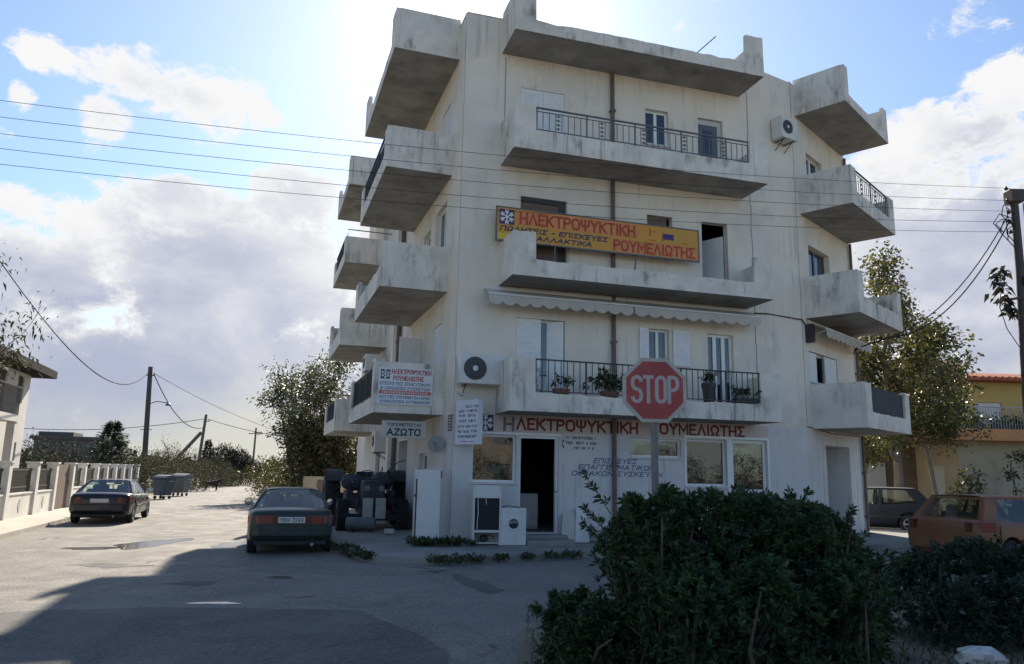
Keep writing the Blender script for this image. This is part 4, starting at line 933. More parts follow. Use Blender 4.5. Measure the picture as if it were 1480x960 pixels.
def pot_plant(label, u, n, z, pw, ph, spread, height, cnt, leaf, m=PLANTLEAF, long=False, seed=0, droop=0., potm=POT, fr=FF):
    rs = np.random.RandomState(seed); c = fr.pt(u, n, z)
    t = thing('flower_pot', label, 'pot plant', tuple(c), 'pot plants on the first floor balcony')
    b = MB()
    if long:
        hw = pw / 2
        b.hexa([fr.pt(u - hw * .9, n - .08, z), fr.pt(u + hw * .9, n - .08, z), fr.pt(u + hw * .9, n + .08, z), fr.pt(u - hw * .9, n + .08, z), fr.pt(u - hw, n - .10, z + ph), fr.pt(u + hw, n - .10, z + ph), fr.pt(u + hw, n + .10, z + ph), fr.pt(u - hw, n + .10, z + ph)])
    else: b.lathe(c, (0, 0, 1), [(pw * .36, 0), (pw * .47, ph * .8), (pw * .52, ph * .8), (pw * .52, ph), (pw * .42, ph), (pw * .4, ph * .9), (.01, ph * .9)], 16)
    b.build('pot', potm, t)
    P, D = [], []; b = MB(); ns = max(4, cnt // 14)
    for i in range(ns):
        th = rs.uniform(0, 6.28); rr = spread * rs.uniform(.2, 1) ** .7; hh = height * rs.uniform(.45, 1)
        o = c + Vector((0, 0, ph * .9)) + fr.u * rs.uniform(-1, 1) * (pw * .4 if long else pw * .15)
        e = o + fr.u * math.cos(th) * rr + fr.n * math.sin(th) * rr * .5 + Vector((0, 0, hh - droop * rr))
        md = (o + e) / 2 + Vector((0, 0, hh * .25)); b.tube([o, md, e], [.008, .006, .003], 4)
        for k in range(cnt // ns):
            f = rs.uniform(.35, 1); q = o.lerp(md, f * 2) if f < .5 else md.lerp(e, f * 2 - 1)
            P.append(q); D.append((rs.normal(0, 1), rs.normal(0, 1), rs.normal(.1, .6)))
    b.build('stem', PIPE, t); leaf_cloud('foliage', [tuple(p) for p in P], D, leaf, m, t, seed=seed); return t
zb = ZS[0] + .425
pot_plant('low leafy plant in a terracotta trough on the first floor balcony ledge', 2.22, 1.0, zb, .36, .12, .24, .32, 130, .10, long=True, seed=1)
pot_plant('big dark plant with hanging branches on the first floor balcony ledge', 3.42, .95, zb, .42, .12, .62, .66, 330, .15, long=True, seed=2, droop=.35)
pot_plant('small terracotta pot beside the hanging plant, left of the stop sign', 4.12, 1.0, zb, .22, .18, .12, .3, 60, .09, seed=3)
pot_plant('tall brown planter with a bushy plant, right of the stop sign', 6.02, .95, zb - .1, .34, .55, .26, .34, 150, .10, seed=4, potm=POTDARK)
pot_plant('spindly plant with dark leaves by the balcony door', 6.85, .8, zb - .12, .24, .2, .16, .5, 60, .11, seed=5)
pot_plant('dry straggling plants in a dark trough at the right end of the balcony', 6.98, 1.0, zb, .62, .13, .45, .28, 190, .09, m=DRYLEAF, long=True, seed=6, potm=POTDARK)
t = thing('clothes_airer', 'folding blue white clothes airer at the left end of the first floor balcony', 'airer', FF.pt(1.75, .75, zb - .27))
b = MB()
for k in range(7): b.tube([FF.pt(1.45 + k * .07, .70, zb + .62 - .02 * k), FF.pt(1.45 + k * .07, .95, zb + .62 - .02 * k)], .006, 4)
b.tube([FF.pt(1.43, .7, zb + .62), FF.pt(1.9, .7, zb + .50)], .01, 5); b.tube([FF.pt(1.43, .95, zb + .62), FF.pt(1.9, .95, zb + .50)], .01, 5)
for a, c in ((1.5, 1.85), (1.85, 1.5)):
    for n in (.7, .95): b.tube([FF.pt(a, n, zb - .27), FF.pt(c, n, zb + .55)], .01, 5)
b.build('airer_frame', mat('pale_blue_metal', (.35, .42, .55), .5, .1, 5), t)
# ------------------------------------------------------------------ stop sign
sx, sy, szc = 1.365, 7.15, 2.455
t = thing('stop_sign', 'red octagonal stop sign with pale letters on a grey post behind the bush', 'road sign', (sx, sy + .04, .02))
FS = Frame((sx, sy), (math.cos(R(3)), math.sin(R(3))), (math.sin(R(3)), -math.cos(R(3))))
ROADRED = mat('road_sign_red', (.34, .05, .047), .5, .16, 5, dirt=(.3, (.42, .2, .18), (3, 3, 2))); ROADWHITE = mat('road_sign_white', (.43, .38, .36), .6, .1, 5); SIGNBACK = mat('galvanised_steel', (.30, .31, .32), .5, .12, 6, metallic=.2)
def octa(r): return [(r / math.cos(R(22.5)) * math.cos(R(22.5 + 45 * i)), szc + r / math.cos(R(22.5)) * math.sin(R(22.5 + 45 * i))) for i in range(8)]
b = MB(); b.fprism(FS, octa(.307), .0, .012); pl = b.build('sign_plate', mat('sign_border', (.42, .41, .36), .6, .1, 6), t)
b = MB(); b.fprism(FS, octa(.272), .0125, .014); b.build('red_field', ROADRED, pl)
# tall narrow letters, drawn as strokes
def stroke_letter(b, pts, u, z, w, h, th, closed=False):
    P = [Vector((u + x * w, z + y * h)) for x, y in pts]; n = len(P); k = len(b.v); q = []
    for i, p in enumerate(P):
        a = P[i - 1] if (i > 0 or closed) else p; c = P[(i + 1) % n] if (i < n - 1 or closed) else p
        d = (c - a).normalized(); nn = Vector((-d.y, d.x))
        d1 = (p - a).normalized() if (p - a).length else d; n1 = Vector((-d1.y, d1.x)); s_ = th / 2 / max(.5, nn.dot(n1)); q.append((p + nn * s_, p - nn * s_))
    for i in range(n if closed else n - 1):
        j = (i + 1) % n; ring = [q[i][0], q[j][0], q[j][1], q[i][1]]
        b.fprism(FS, [(v.x, v.y) for v in ring], .0142, .0165)
def arc(cx, cy, rx, ry, a0, a1, n=8): return [(cx + rx * math.cos(R(a0 + (a1 - a0) * i / n)), cy + ry * math.sin(R(a0 + (a1 - a0) * i / n))) for i in range(n + 1)]
b = MB(); lh, lw, th = .235, .082, .034; zb_ = szc - .112
S_ = arc(.5, .80, .5, .20, 0, 180) + arc(.5, .70, .5, .20, 180, 250, 4) + arc(.5, .28, .5, .22, 70, 0, 4) + arc(.5, .20, .5, .20, 0, -180)
stroke_letter(b, S_, -.213, zb_, lw, lh, th)
for pts in ([(-.12, 1), (1.12, 1)], [(.5, .93), (.5, -.07)]): stroke_letter(b, pts, -.103, zb_, lw, lh, th)
stroke_letter(b, arc(.5, .80, .5, .20, 0, 180) + arc(.5, .20, .5, .20, 180, 360), .018, zb_, lw, lh, th, closed=True)
stroke_letter(b, [(0, -.07), (0, 1.07)], .138, zb_, lw, lh, th); stroke_letter(b, [(.2, 1)] + arc(.5, .74, .5, .26, 90, -90) + [(.2, .48)], .138, zb_, lw, lh, th)
b.build('lettering', ROADWHITE, pl)
b = MB(); b.lathe(FS.pt(0, .014, szc + .235), FS.n, [(.007, 0), (.007, .004), (.001, .005)], 8); b.lathe(FS.pt(0, .014, szc - .245), FS.n, [(.007, 0), (.007, .004), (.001, .005)], 8); b.build('bolt', DARKIRON, pl)
b = MB(); b.tube([(sx + .004, sy + .045, -.02), (sx, sy + .045, szc + .27)], .035, 14); b.build('post', mat('weathered_post', (.17, .172, .17), .6, .2, 7, streak=(.5, (.09, .08, .07), (20, 20, .8))), t, smooth=40)

# ------------------------------------------------------------------ utility poles and wires
WOOD = mat('dark_pole_wood', (.075, .065, .06), .9, .25, 5, stretch=(6, 6, .5)); WOOD2 = mat('grey_pole_wood', (.13, .115, .10), .9, .25, 5, stretch=(6, 6, .5)); WIREM = mat('wire_dark', (.035, .035, .04), .95, .1, 5, spec=.1)
PORC = mat('insulator_glaze', (.10, .06, .05), .3, .1, 5)
def sag(p, q, s, n=16): 
    p, q = Vector(p), Vector(q); return [p.lerp(q, i / n) - Vector((0, 0, s * 4 * (i / n) * (1 - i / n))) for i in range(n + 1)]
pr = Vector((13.95, 20.0)); 
t = thing('utility_pole', 'dark wooden utility pole with tangled wires in front of the yellow house', 'utility pole', (pr.x, pr.y, -.02))
b = MB(); b.tube([(pr.x - .33, pr.y, -.02), (pr.x - .2, pr.y, 4), (pr.x - .04, pr.y, 7.4), (pr.x, pr.y, 9.62)], [.145, .13, .11, .10], 12); b.build('post', WOOD, t, smooth=40)
b = MB(); b.hexa([(pr.x - .15, pr.y - .14, 9.32), (pr.x + 2.2, pr.y - .10, 9.80), (pr.x + 2.2, pr.y, 9.80), (pr.x - .15, pr.y - .02, 9.32), (pr.x - .15, pr.y - .14, 9.46), (pr.x + 2.2, pr.y - .10, 9.94), (pr.x + 2.2, pr.y, 9.94), (pr.x - .15, pr.y - .02, 9.46)]); b.box((pr.x, pr.y - .02, 9.5), (.36, .36, .34)); b.build('crossarm', WOOD, t)
WZ = [9.72, 9.36, 9.03, 8.75, 8.46]
for z in WZ: 
    b = MB(); b.tube([(pr.x - .10, pr.y - .05, z), (pr.x - .26, pr.y - .10, z)], .015, 5); b.lathe((pr.x - .26, pr.y - .1, z - .06), (0, 0, 1), [(.03, 0), (.055, .02), (.03, .045), (.055, .06), (.03, .085), (.02, .12)], 10); b.build('insulator', PORC, t)
b = MB(); rnd = random.Random(8)
for k in range(7):
    a = Vector((pr.x - .15, pr.y - .16, rnd.uniform(8.6, 9.5))); e = Vector((pr.x - rnd.uniform(.3, .8), pr.y - .2, a.z - rnd.uniform(.1, .5))); m_ = (a + e) / 2 + Vector((-.1, 0, rnd.uniform(.0, .3))); b.tube([a, m_, e, e + Vector((.2, 0, -.25))], .014, 5)
b.tube([(pr.x + .16, pr.y - .12, 9.3), (pr.x + .14, pr.y - .14, 7.0), (pr.x + .03, pr.y - .2, 4)], .014, 5); b.box((pr.x - .05, pr.y - .17, 7.05), (.1, .06, .25)); b.build('cable_loops', WIREM, t)
b = MB(); b.tube([(pr.x - .05, pr.y - .14, 6.6), (pr.x - .75, pr.y - .2, 6.48)], .035, 6); b.tube([(pr.x + .1, pr.y - .1, 6.9), (pr.x + 1.2, pr.y - .2, 7.15)], .05, 6); b.build('side_arm', WOOD, t)
t2 = thing('dry_vine', 'hanging string of big dry leaves on the arm of the right utility pole', 'vine', (pr.x - .75, pr.y - .2, 6.48))
rs = np.random.RandomState(4); P, D = [], []; b = MB(); ln = [(pr.x - .75, pr.y - .2, 6.75), (pr.x - .85, pr.y - .22, 6.3), (pr.x - .70, pr.y - .2, 5.7), (pr.x - .35, pr.y - .2, 5.1), (pr.x - .22, pr.y - .2, 4.9)]
b.tube(ln, .012, 5); b.build('stem', WOOD, t2)
for (px, py, w) in ((1447, 389, 10), (1446, 396, 12), (1443, 405, 12), (1448, 413, 12), (1445, 426, 10), (1454, 437, 12), (1462, 447, 18), (1466, 452, 14)):
    d = ray(px, py); c = d * (19.78 / d.y) + Vector((0, 0, CAM_H))
    for k in range(w): P.append(tuple(c + Vector(rs.normal(0, .07, 3)))); D.append((rs.normal(-.3, .8), rs.normal(0, .4), rs.normal(-.35, .45)))
leaf_cloud('dry_leaves', P, D, .24, leafmat('dry_vine_leaf', (.02, .02, .015), (.06, .05, .03), .15, 4), t2, width=.5, seed=2, curl=.4)

WL = Vector((-14.0, 12.0)); WD = (WL - pr); WLEN = WD.length; WD /= WLEN
meas = [((24.54, 8.34), (18.08, 8.51), (4.23, 9.30)), ((24.50, 8.01), (18.06, 8.17), (4.27, 8.93)), ((24.46, 7.69), (18.04, 7.83), (4.29, 8.64)), ((24.42, 7.39), (18.02, 7.52), (4.32, 8.27)), ((24.38, 7.08), (18.01, 7.25), (4.35, 7.98))]
names = ['topmost', 'second from the top', 'middle', 'second from the bottom', 'lowest']
for i, ms in enumerate(meas):
    co = np.polyfit([0.2] + [m_[0] for m_ in ms], [WZ[i]] + [m_[1] for m_ in ms], 2)
    pts = [(pr.x + WD.x * s - .26 * (1 - s / 60), pr.y + WD.y * s - .1, float(np.polyval(co, s))) for s in np.linspace(0, 40, 33)]
    b = MB(); b.tube(pts, .0055, 5); o = b.build('overhead_wire', WIREM); tag(o, 'thin overhead wire crossing before the apartment block, %s of the five' % names[i], 'wire', 'five wires across the facade')
b = MB(); b.tube(sag((pr.x - .3, pr.y - .1, 8.9), tuple(FR.pt(3.2, 1.6, 5.72)), .55), .016, 5); b.tube(sag((pr.x - .3, pr.y - .12, 8.7), tuple(FR.pt(3.2, 1.55, 5.66)), .70), .018, 5); b.tube([FR.pt(3.2, 1.55, 5.69), FR.pt(3.9, .3, 5.55), FR.pt(4.5, .05, 5.5)], .02, 5)
tag(b.build('service_cable', WIREM), 'pair of dark service cables sloping from the right utility pole to the apartment block', 'cable')

def pole(label, x, y, h, r0, r1, lean=0.0, m=WOOD, group='utility poles along the side street', arm=True):
    z0 = gz(x) - .05; t = thing('utility_pole', label, 'utility pole', (x, y, z0), group)
    b = MB(); b.tube([(x, y, z0), (x + lean * .5, y, z0 + h * .5), (x + lean, y, z0 + h)], [r0, (r0 + r1) / 2, r1], 10); b.build('post', m, t, smooth=40)
    if arm:
        b = MB(); b.box((x + lean + .1, y, z0 + h - .75), (.7, .08, .1)); b.build('crossarm', m, t)
        for dx in (-.15, .4):
            b = MB(); b.lathe((x + lean + dx, y, z0 + h - .70), (0, 0, 1), [(.03, 0), (.06, .03), (.06, .1), (.03, .14)], 8); b.build('insulator', PORC, t)
    return t, Vector((x + lean, y, z0 + h))
pA, topA = pole('tall dark utility pole with a lamp arm behind the parked black saloon', -31.5, 66.4, 10.7, .26, .19, -.45)
b = MB(); ax, ay, az = topA.x, topA.y, 7.1
b.tube([(ax, ay, az - .2), (ax + .9, ay - .1, az + .12), (ax + 1.9, ay - .1, az + .02)], .04, 6); b.build('lamp_arm', GREYIRON, pA)
b = MB(); b.lathe((ax + 1.95, ay - .1, az - .25), (0, 0, 1), [(.05, 0), (.28, .02), (.2, .16), (.07, .26)], 14); b.build('lamp_head', GREYIRON, pA)
pB, topB = pole('thin grey utility pole with a slanting wooden brace farther down the side street', -35.2, 86.4, 8.0, .20, .15, .55, WOOD2)
b = MB(); b.tube([(-39.6, 85.5, gz(-39)), (topB.x - .35, topB.y, topB.z - 2.0)], .20, 8); b.build('brace', WOOD2, pB)
pC, topC = pole('small far utility pole with crossarm right of the braced pole', -39.5, 118, 8.3, .18, .13, .1, WOOD2); b = MB(); b.box((topC.x, topC.y, topC.z - .9), (2.2, .1, .12)); b.build('long_crossarm', WOOD2, pC)
pD, topD = pole('tiny far utility pole between the tall pole and the braced pole', -57.5, 120, 8.9, .18, .13, .1, WOOD2); b = MB(); b.box((topD.x, topD.y, topD.z - .9), (1.8, .1, .12)); b.build('long_crossarm', WOOD2, pD)
def cable(label, p, q, s, r=.035, group='cables along the side street'):
    b = MB(); b.tube(sag(p, q, s), r, 5); tag(b.build('overhead_cable', WIREM), label, 'cable', group)
d = ray(0, 378); e = d * (17.0 / d.y) + Vector((0, 0, CAM_H)); d2 = ray(-330, 110); e2 = d2 * (11.5 / d2.y) + Vector((0, 0, CAM_H))
b = MB(); b.tube([tuple(v) for v in sag(topA - Vector((.1, 0, .45)), e, 1.9, 20)] + [tuple(e.lerp(e2, .5)), tuple(e2)], [.03] * 10 + [.025] * 4 + [.02] * 3 + [.016, .013] + [.012] * 4, 5); tag(b.build('overhead_cable', WIREM), 'long cable hanging from the top left corner of the view to the tall dark pole', 'cable', 'cables along the side street')
cable('cable drooping steeply from the tall dark pole towards the scrub', topA + Vector((.35, 0, -.6)), (-37.0, 92, 6.35), 1.6, .045)
cable('faint cable from the tall dark pole towards the far trees', topA + Vector((.3, 0, -.55)), (-27.5, 98, 5.8), .6, .02)
cable('cable from the braced pole leftwards over the conifer', topB - Vector((.2, 0, .5)), (-52, 80, 5.3), .6, .035)
cable('cable from the braced pole rightwards to the bushy street tree', topB - Vector((-.2, 0, .5)), (-21.5, 88, 5.0), .5, .03)

# ------------------------------------------------------------------ cars
TYRE = mat('tyre_rubber', (.018, .018, .019), .85, .2, 9); RIM = mat('alloy_rim', (.42, .43, .45), .35, .1, 9, metallic=.7); LAMPRED = mat('tail_lamp_red', (.16, .012, .012), .25, .15, 12); LAMPAMB = mat('tail_lamp_smoked', (.10, .03, .015), .25, .15, 12)
PLATE = mat('plate_white', (.55, .55, .52), .5, .05, 9); TRIM = mat('black_trim', (.02, .02, .022), .6, .15, 6); SEAT = mat('seat_cloth', (.04, .045, .05), .9, .2, 6); CHROME = mat('mirror_glass', (.6, .63, .66), .1, .03, 6, metallic=.9)
def paint(name, c, rough=.32, var=.08, metallic=.2, coat=.18, dirt=(.35, (.16, .15, .13), (2, 2, 1.2))):
    m = mat(name, c, rough, var, 1.5, metallic=metallic, dirt=dirt)
    b_ = m.node_tree.nodes['Principled BSDF']; b_.inputs['Coat Weight'].default_value = coat; b_.inputs['Coat Roughness'].default_value = .12
    return m
def car(name, label, cat, loc, rz, pm, L=4.4, W=1.70, H=1.40, belt=.90, deck=.98, style='saloon', rimm=RIM, plate=None, lamps='wide', group=None, rim_r=.19, wheel_r=.305):
    t = thing(name, label, cat, loc, group, local=True, rz=rz); hl = L / 2; hw = W / 2
    # lower body: lofted sections from rear (-y) to front (+y): y, z low, z top, half width
    st = [(-hl + .00, .42, deck - .16, hw - .16), (-hl + .06, .30, deck - .05, hw - .07), (-hl + .22, .25, deck, hw - .02), (-hl + .55, .21, deck + .01, hw), (-hl + 1.0, .20, belt + .05, hw), (-.2, .19, belt + .02, hw), (hl - 1.35, .20, belt + .01, hw), (hl - 1.0, .21, belt - .02, hw - .005), (hl - .5, .24, belt - .12, hw - .04), (hl - .16, .30, belt - .21, hw - .12), (hl - .02, .36, belt - .30, hw - .22), (hl, .46, belt - .36, hw - .28)]
    if style != 'saloon': st[0] = (-hl, .42, deck - .10, hw - .12)
    V, F = [], []
    sec = lambda y, zl, zt, w: [(-w + .22, y, zl), (-w + .06, y, zl + .015), (-w + .01, y, zl + .10), (-w - .005, y, zl + (zt - zl) * .50), (-w + .0, y, zl + (zt - zl) * .68), (-w + .03, y, zt - .055), (-w + .10, y, zt - .008), (-w + .3, y, zt + .008), (0, y, zt + .02)]
    full = []
    for s_ in st:
        h = sec(*s_); full.append(h + [(-x, y, z) for x, y, z in h[-2::-1]])
    m = len(full[0])
    for r in full: V += r
    for i in range(len(full) - 1):
        for j in range(m): F.append((i * m + j, i * m + (j + 1) % m, (i + 1) * m + (j + 1) % m, (i + 1) * m + j))
    F.append(tuple(range(m))[::-1]); F.append(tuple((len(full) - 1) * m + j for j in range(m)))
    me = bpy.data.meshes.new('body'); me.from_pydata(V, [], F); bm = bmesh.new(); bm.from_mesh(me); bmesh.ops.recalc_face_normals(bm, faces=bm.faces); bm.to_mesh(me); bm.free()
    bo = bpy.data.objects.new('body', me); COL.objects.link(bo)
    wy = (-hl + .82, hl - .86); cut = MB()
    for y in wy: 
        cut.lathe((-hw - .1, y, wheel_r + .01), (1, 0, 0), [(wheel_r + .055, 0), (wheel_r + .055, .36)], 28); cut.lathe((hw - .26, y, wheel_r + .01), (1, 0, 0), [(wheel_r + .055, 0), (wheel_r + .055, .36)], 28)
    co_ = cut.build('cutter', TRIM)
    sb = bo.modifiers.new('s', 'SUBSURF'); sb.levels = 2; sb.render_levels = 2
    bl = bo.modifiers.new('b', 'BOOLEAN'); bl.operation = 'DIFFERENCE'; bl.object = co_; bl.solver = 'EXACT'
    dg = bpy.context.evaluated_depsgraph_get(); dg.update(); me2 = bpy.data.meshes.new_from_object(bo.evaluated_get(dg)); bpy.data.objects.remove(bo); bpy.data.objects.remove(co_)
    me2.materials.clear(); me2.materials.append(pm); me2.materials.append(TRIM)
    for p_ in me2.polygons:
        p_.use_smooth = True; p_.material_index = 0
    me2.set_sharp_from_angle(angle=R(35)); me2.name = 'body'
    body = bpy.data.objects.new('body', me2); COL.objects.link(body); body.parent = t
    # greenhouse
    wb, wt = hw - .09, hw - .29; zb = belt + .0; zr = H
    if style == 'saloon': y0, y1, y2, y3 = -hl + .62, -hl + 1.32, .25, 1.02
    else: y0, y1, y2, y3 = -hl + .14, -hl + .58, .30, 1.05
    zb0 = deck if style == 'saloon' else belt + .04
    zbr = lambda y: zb + (zb0 - zb) * max(0, min(1, (y0 + .9 - y) / .9)) * (1 if style == 'saloon' else 0)
    def sp(yb, yt, f, s, off=0.0):
        x = wb + (wt - wb) * (f ** 1.15 if f > 0 else f) + off; return (s * x, yb + (yt - yb) * f, zbr(yb) + (zr - .05 - zbr(yb)) * f)
    def panel(b, ya, yc, ta, tc_, f0, f1, s, off, mi=0):
        n = 4; g = []
        for i in range(n + 1):
            f = f0 + (f1 - f0) * i / n; g.append((sp(ya, ta, f, s, off), sp(yc, tc_, f, s, off)))
        for i in range(n): b.quad(g[i][0], g[i][1], g[i + 1][1], g[i + 1][0], mi)
    ga, gb, gc, gd = (y0 + .30, -.30 - .2, -.16 - .2, y3 - .16) if style == 'saloon' else (y0 + .42, -.36, -.24, y3 - .16)
    ta, tb, tc2, td = (y1 + .12, -.34 - .2, -.24 - .2, y2 - .08) if style == 'saloon' else (y1 + .34, -.38, -.28, y2 - .08)
    b = MB(); gl = []
    for s in (-1, 1):
        panel(b, y0, ga, y1, ta, -.05, 1, s, 0); panel(b, gb, gc, tb, tc2, -.05, 1, s, .002); panel(b, gd, y3, td, y2, -.05, 1, s, 0)
        panel(b, ga, gb, ta, tb, .93, 1, s, 0); panel(b, gc, gd, tc2, td, .93, 1, s, 0)
    # roof with crown
    nx, ny = 8, 8; P = []
    for i in range(ny + 1):
        for j in range(nx + 1):
            f = i / ny; g_ = j / nx * 2 - 1; y = y1 + (y2 - y1) * f; P.append((wt * g_ * (1.0 if abs(g_) < .99 else 1.0), y, zr - .05 + .05 * (1 - g_ ** 4) * (1 - .35 * (2 * f - 1) ** 2)))
    k = len(b.v); b.v += P
    for i in range(ny):
        for j in range(nx): b.f.append((k + i * (nx + 1) + j, k + i * (nx + 1) + j + 1, k + (i + 1) * (nx + 1) + j + 1, k + (i + 1) * (nx + 1) + j)); b.m.append(0)
    for yb_, yt_ in ((y0, y1), (y3, y2)):                 # rails round the rear and front windows
        zt_ = zr - .012
        for s in (-1, 1): b.quad(sp(yb_, yt_, 0, s), (s * (wb - .11), yb_, zbr(yb_)), (s * (wt - .09), yt_, zt_ - .03), sp(yb_, yt_, 1, s))
        b.quad((-wt, yt_, zr - .052), (wt, yt_, zr - .052), (wt - .02, yt_ + (yb_ - yt_) * .09, zr - .10), (-wt + .02, yt_ + (yb_ - yt_) * .09, zr - .10))
    for s in (-1, 1): b.tube([sp(y0, y1, 0, s), sp(y0, y1, .5, s), sp(y0, y1, 1, s, -.005), (s * (wt - .004), (y1 + y2) / 2, zr - .045), sp(y3, y2, 1, s, -.005), sp(y3, y2, .5, s), sp(y3, y2, 0, s)], .022, 6)
    b.build('cabin', pm, t, smooth=50, recalc=False)
    for i, (yb_, yt_, lab) in enumerate(((y0, y1, 'rear_window'), (y3, y2, 'windscreen'))):
        b = MB(); n = 6; g = []
        for j in range(n + 1):
            q = j / n * 2 - 1; bow = .05 * (1 - q * q) * (-1 if i == 0 else 1); g.append((((wb - .06) * q, yb_ + bow, zbr(yb_) + .01), ((wt - .04) * q, yt_ + bow * .4, zr - .055 + .03 * (1 - q * q))))
        for j in range(n): b.quad(g[j][0], g[j + 1][0], g[j + 1][1], g[j][1])
        b.build(lab, CARGLASS, t, smooth=60)
    for s in (-1, 1):
        b = MB(); panel(b, ga, gb, ta, tb, .03, .93, s, -.004); b.build('side_window', CARGLASS, t); b = MB(); panel(b, gc, gd, tc2, td, .03, .93, s, -.004); b.build('side_window', CARGLASS, t)
        b = MB(); b.lathe((s * (hw + .09), gd - .02, belt + .10), (.0, -1, 0), [(.055, -.10), (.085, -.05), (.09, .0), (.08, .012)], 14); mi = b.build('wing_mirror', TRIM if style == 'saloon' else pm, t, smooth=50)
        b = MB(); b.lathe((s * (hw + .09), gd - .034, belt + .10), (0, -1, 0), [(.074, 0), (.01, .002)], 14); b.tube([(s * (hw - .06), gd, belt + .04), (s * (hw + .06), gd + .02, belt + .08)], .02, 6); b.build('mirror_face', CHROME, mi)
        b = MB(); yd = (gb + gc) / 2
        for yy in (yd, gd + .12, ga - .05): b.box((s * (hw + .001), yy, .62), (.012, .012, .52))
        for yy in (gb + .02, gc - .3 + .9): b.box((s * (hw + .015), yy - .12, belt - .17), (.03, .16, .035))
        b.box((s * (hw + .006), -.05, .52), (.018, 2.1, .05)); b.build('door_trim', TRIM, t)
    # interior
    b = MB(); b.box((0, -.1, belt - .28), (W - .3, L - 1.7, .04))
    b.build('cabin_floor', TRIM, t)
    for x in (-.37, .37):
        b = MB(); b.box((x, -.15, belt + .0), (.48, .14, .62), taper=.85); b.box((x, -.17, belt + .36), (.25, .09, .17), taper=.85); b.build('seat', SEAT, t, bevel=.03)
    yrs = y0 + (.62 if style == 'saloon' else .75)
    b = MB(); b.box((0, yrs, belt - .02), (W - .42, .16, .42), taper=.92); b.build('rear_seat', SEAT, t, bevel=.03)
    for x in (-.36, .36):
        b = MB(); b.box((x, yrs, belt + .24), (.26, .09, .15), taper=.85); b.build('headrest', SEAT, t, bevel=.025)
    b = MB(); b.box((0, y0 + .28, belt - .02), (W - .4, .5, .03)); b.box((0, y3 - .05, belt - .03), (W - .4, .5, .06)); b.build('parcel_shelf', TRIM, t)
    b = MB(); b.box((0, y2 + .12, zr - .16), (.22, .03, .065)); b.build('rear_view_mirror', TRIM, t, bevel=.01)
    # wheels
    for y in wy:
        for s in (-1, 1):
            b = MB(); x = s * (hw - .20)
            b.lathe((x, y, wheel_r), (s, 0, 0), [(rim_r, 0), (wheel_r - .03, 0), (wheel_r, .025), (wheel_r, .16), (wheel_r - .03, .19), (rim_r + .012, .193), (rim_r, .17)], 30, closed=True); wt_ = b.build('wheel', TYRE, t, smooth=40)
            b = MB(); b.lathe((x, y, wheel_r), (s, 0, 0), [(rim_r, .02), (rim_r, .175), (rim_r - .02, .18), (rim_r - .025, .13), (rim_r - .03, .04)], 26, closed=True); b.lathe((x, y, wheel_r), (s, 0, 0), [(.055, .02), (.055, .165), (.01, .17)], 14)
            for k in range(5):
                a = 2 * math.pi * k / 5; b.hexa([(x + s * n, y + math.cos(a + da) * rr, wheel_r + math.sin(a + da) * rr) for n in (.125, .16) for rr, da in ((.05, -.35), (rim_r - .015, -.16), (rim_r - .015, .16), (.05, .35))])
            b.build('rim', rimm, wt_)
            b = MB(); b.lathe((x, y, wheel_r), (s, 0, 0), [(rim_r - .005, .05), (.01, .052)], 20); b.build('brake_disc', TRIM, wt_)
    # rear: lamps, bumper, plate, exhaust
    zl = deck - .21 if style == 'saloon' else deck - .14
    for s in (-1, 1):
        b = MB()
        if lamps == 'wide': pl_ = [(s * .26, -hl - .012), (s * (hw - .22), -hl + .0), (s * (hw - .055), -hl + .085), (s * (hw + .004), -hl + .34), (s * (hw - .06), -hl + .34), (s * (hw - .14), -hl + .16), (s * .26, -hl + .10)]; hh = .16
        else: pl_ = [(s * .50, -hl + .0), (s * (hw - .22), -hl + .005), (s * (hw - .06), -hl + .10), (s * (hw + .004), -hl + .40), (s * (hw - .06), -hl + .40), (s * (hw - .14), -hl + .2), (s * .50, -hl + .12)]; hh = .17
        b.prism([(x, y, zl - hh / 2) for x, y in pl_], [(x, y + .01, zl + hh / 2) for x, y in pl_]); lp = b.build('tail_light', LAMPRED, t)
        b = MB(); b.box((s * (.33 if lamps == 'wide' else .58), -hl - .006, zl), (.10, .03, hh * .9)); b.build('lamp_lens', LAMPAMB, lp)
    if style != 'saloon' or lamps == 'tall': pz = zl - .02 if lamps == 'tall' else zl - .05
    else: pz = zl
    if plate is not None:
        FP = Frame((0, -hl - .02), (1, 0), (0, -1)); b = MB(); b.fbox(FP, -.26, .26, .0, .012, pz - .058, pz + .058); po = b.build('number_plate', PLATE, t)
        if plate: text(plate, FP, -.225, pz - .037, .45, .074, .0122, BLACKLET, po, 'plate_characters', bold=.01, thick=.002)
    b = MB(); b.prism([(x, y, .40) for x, y in [(-hw + .02, -hl + .40), (-hw + .05, -hl + .10), (-hw + .22, -hl - .035), (0, -hl - .06), (hw - .22, -hl - .035), (hw - .05, -hl + .10), (hw - .02, -hl + .40), (hw - .12, -hl + .3), (0, -hl + .2), (-hw + .12, -hl + .3)]], [(x, y, .60) for x, y in [(-hw + .02, -hl + .40), (-hw + .05, -hl + .10), (-hw + .22, -hl - .035), (0, -hl - .06), (hw - .22, -hl - .035), (hw - .05, -hl + .10), (hw - .02, -hl + .40), (hw - .12, -hl + .3), (0, -hl + .2), (-hw + .12, -hl + .3)]]); b.build('bumper', pm, t, bevel=.02)
    b = MB(); b.box((0, -hl + .16, .30), (W - .3, .12, .14)); b.box((0, 0, .19), (W - .5, L - 1.2, .05)); b.build('underbody', TRIM, t)
    b = MB(); b.tube([(.42, -hl + .3, .25), (.42, -hl - .01, .24)], .032, 10); b.build('exhaust', SIGNBACK, t)
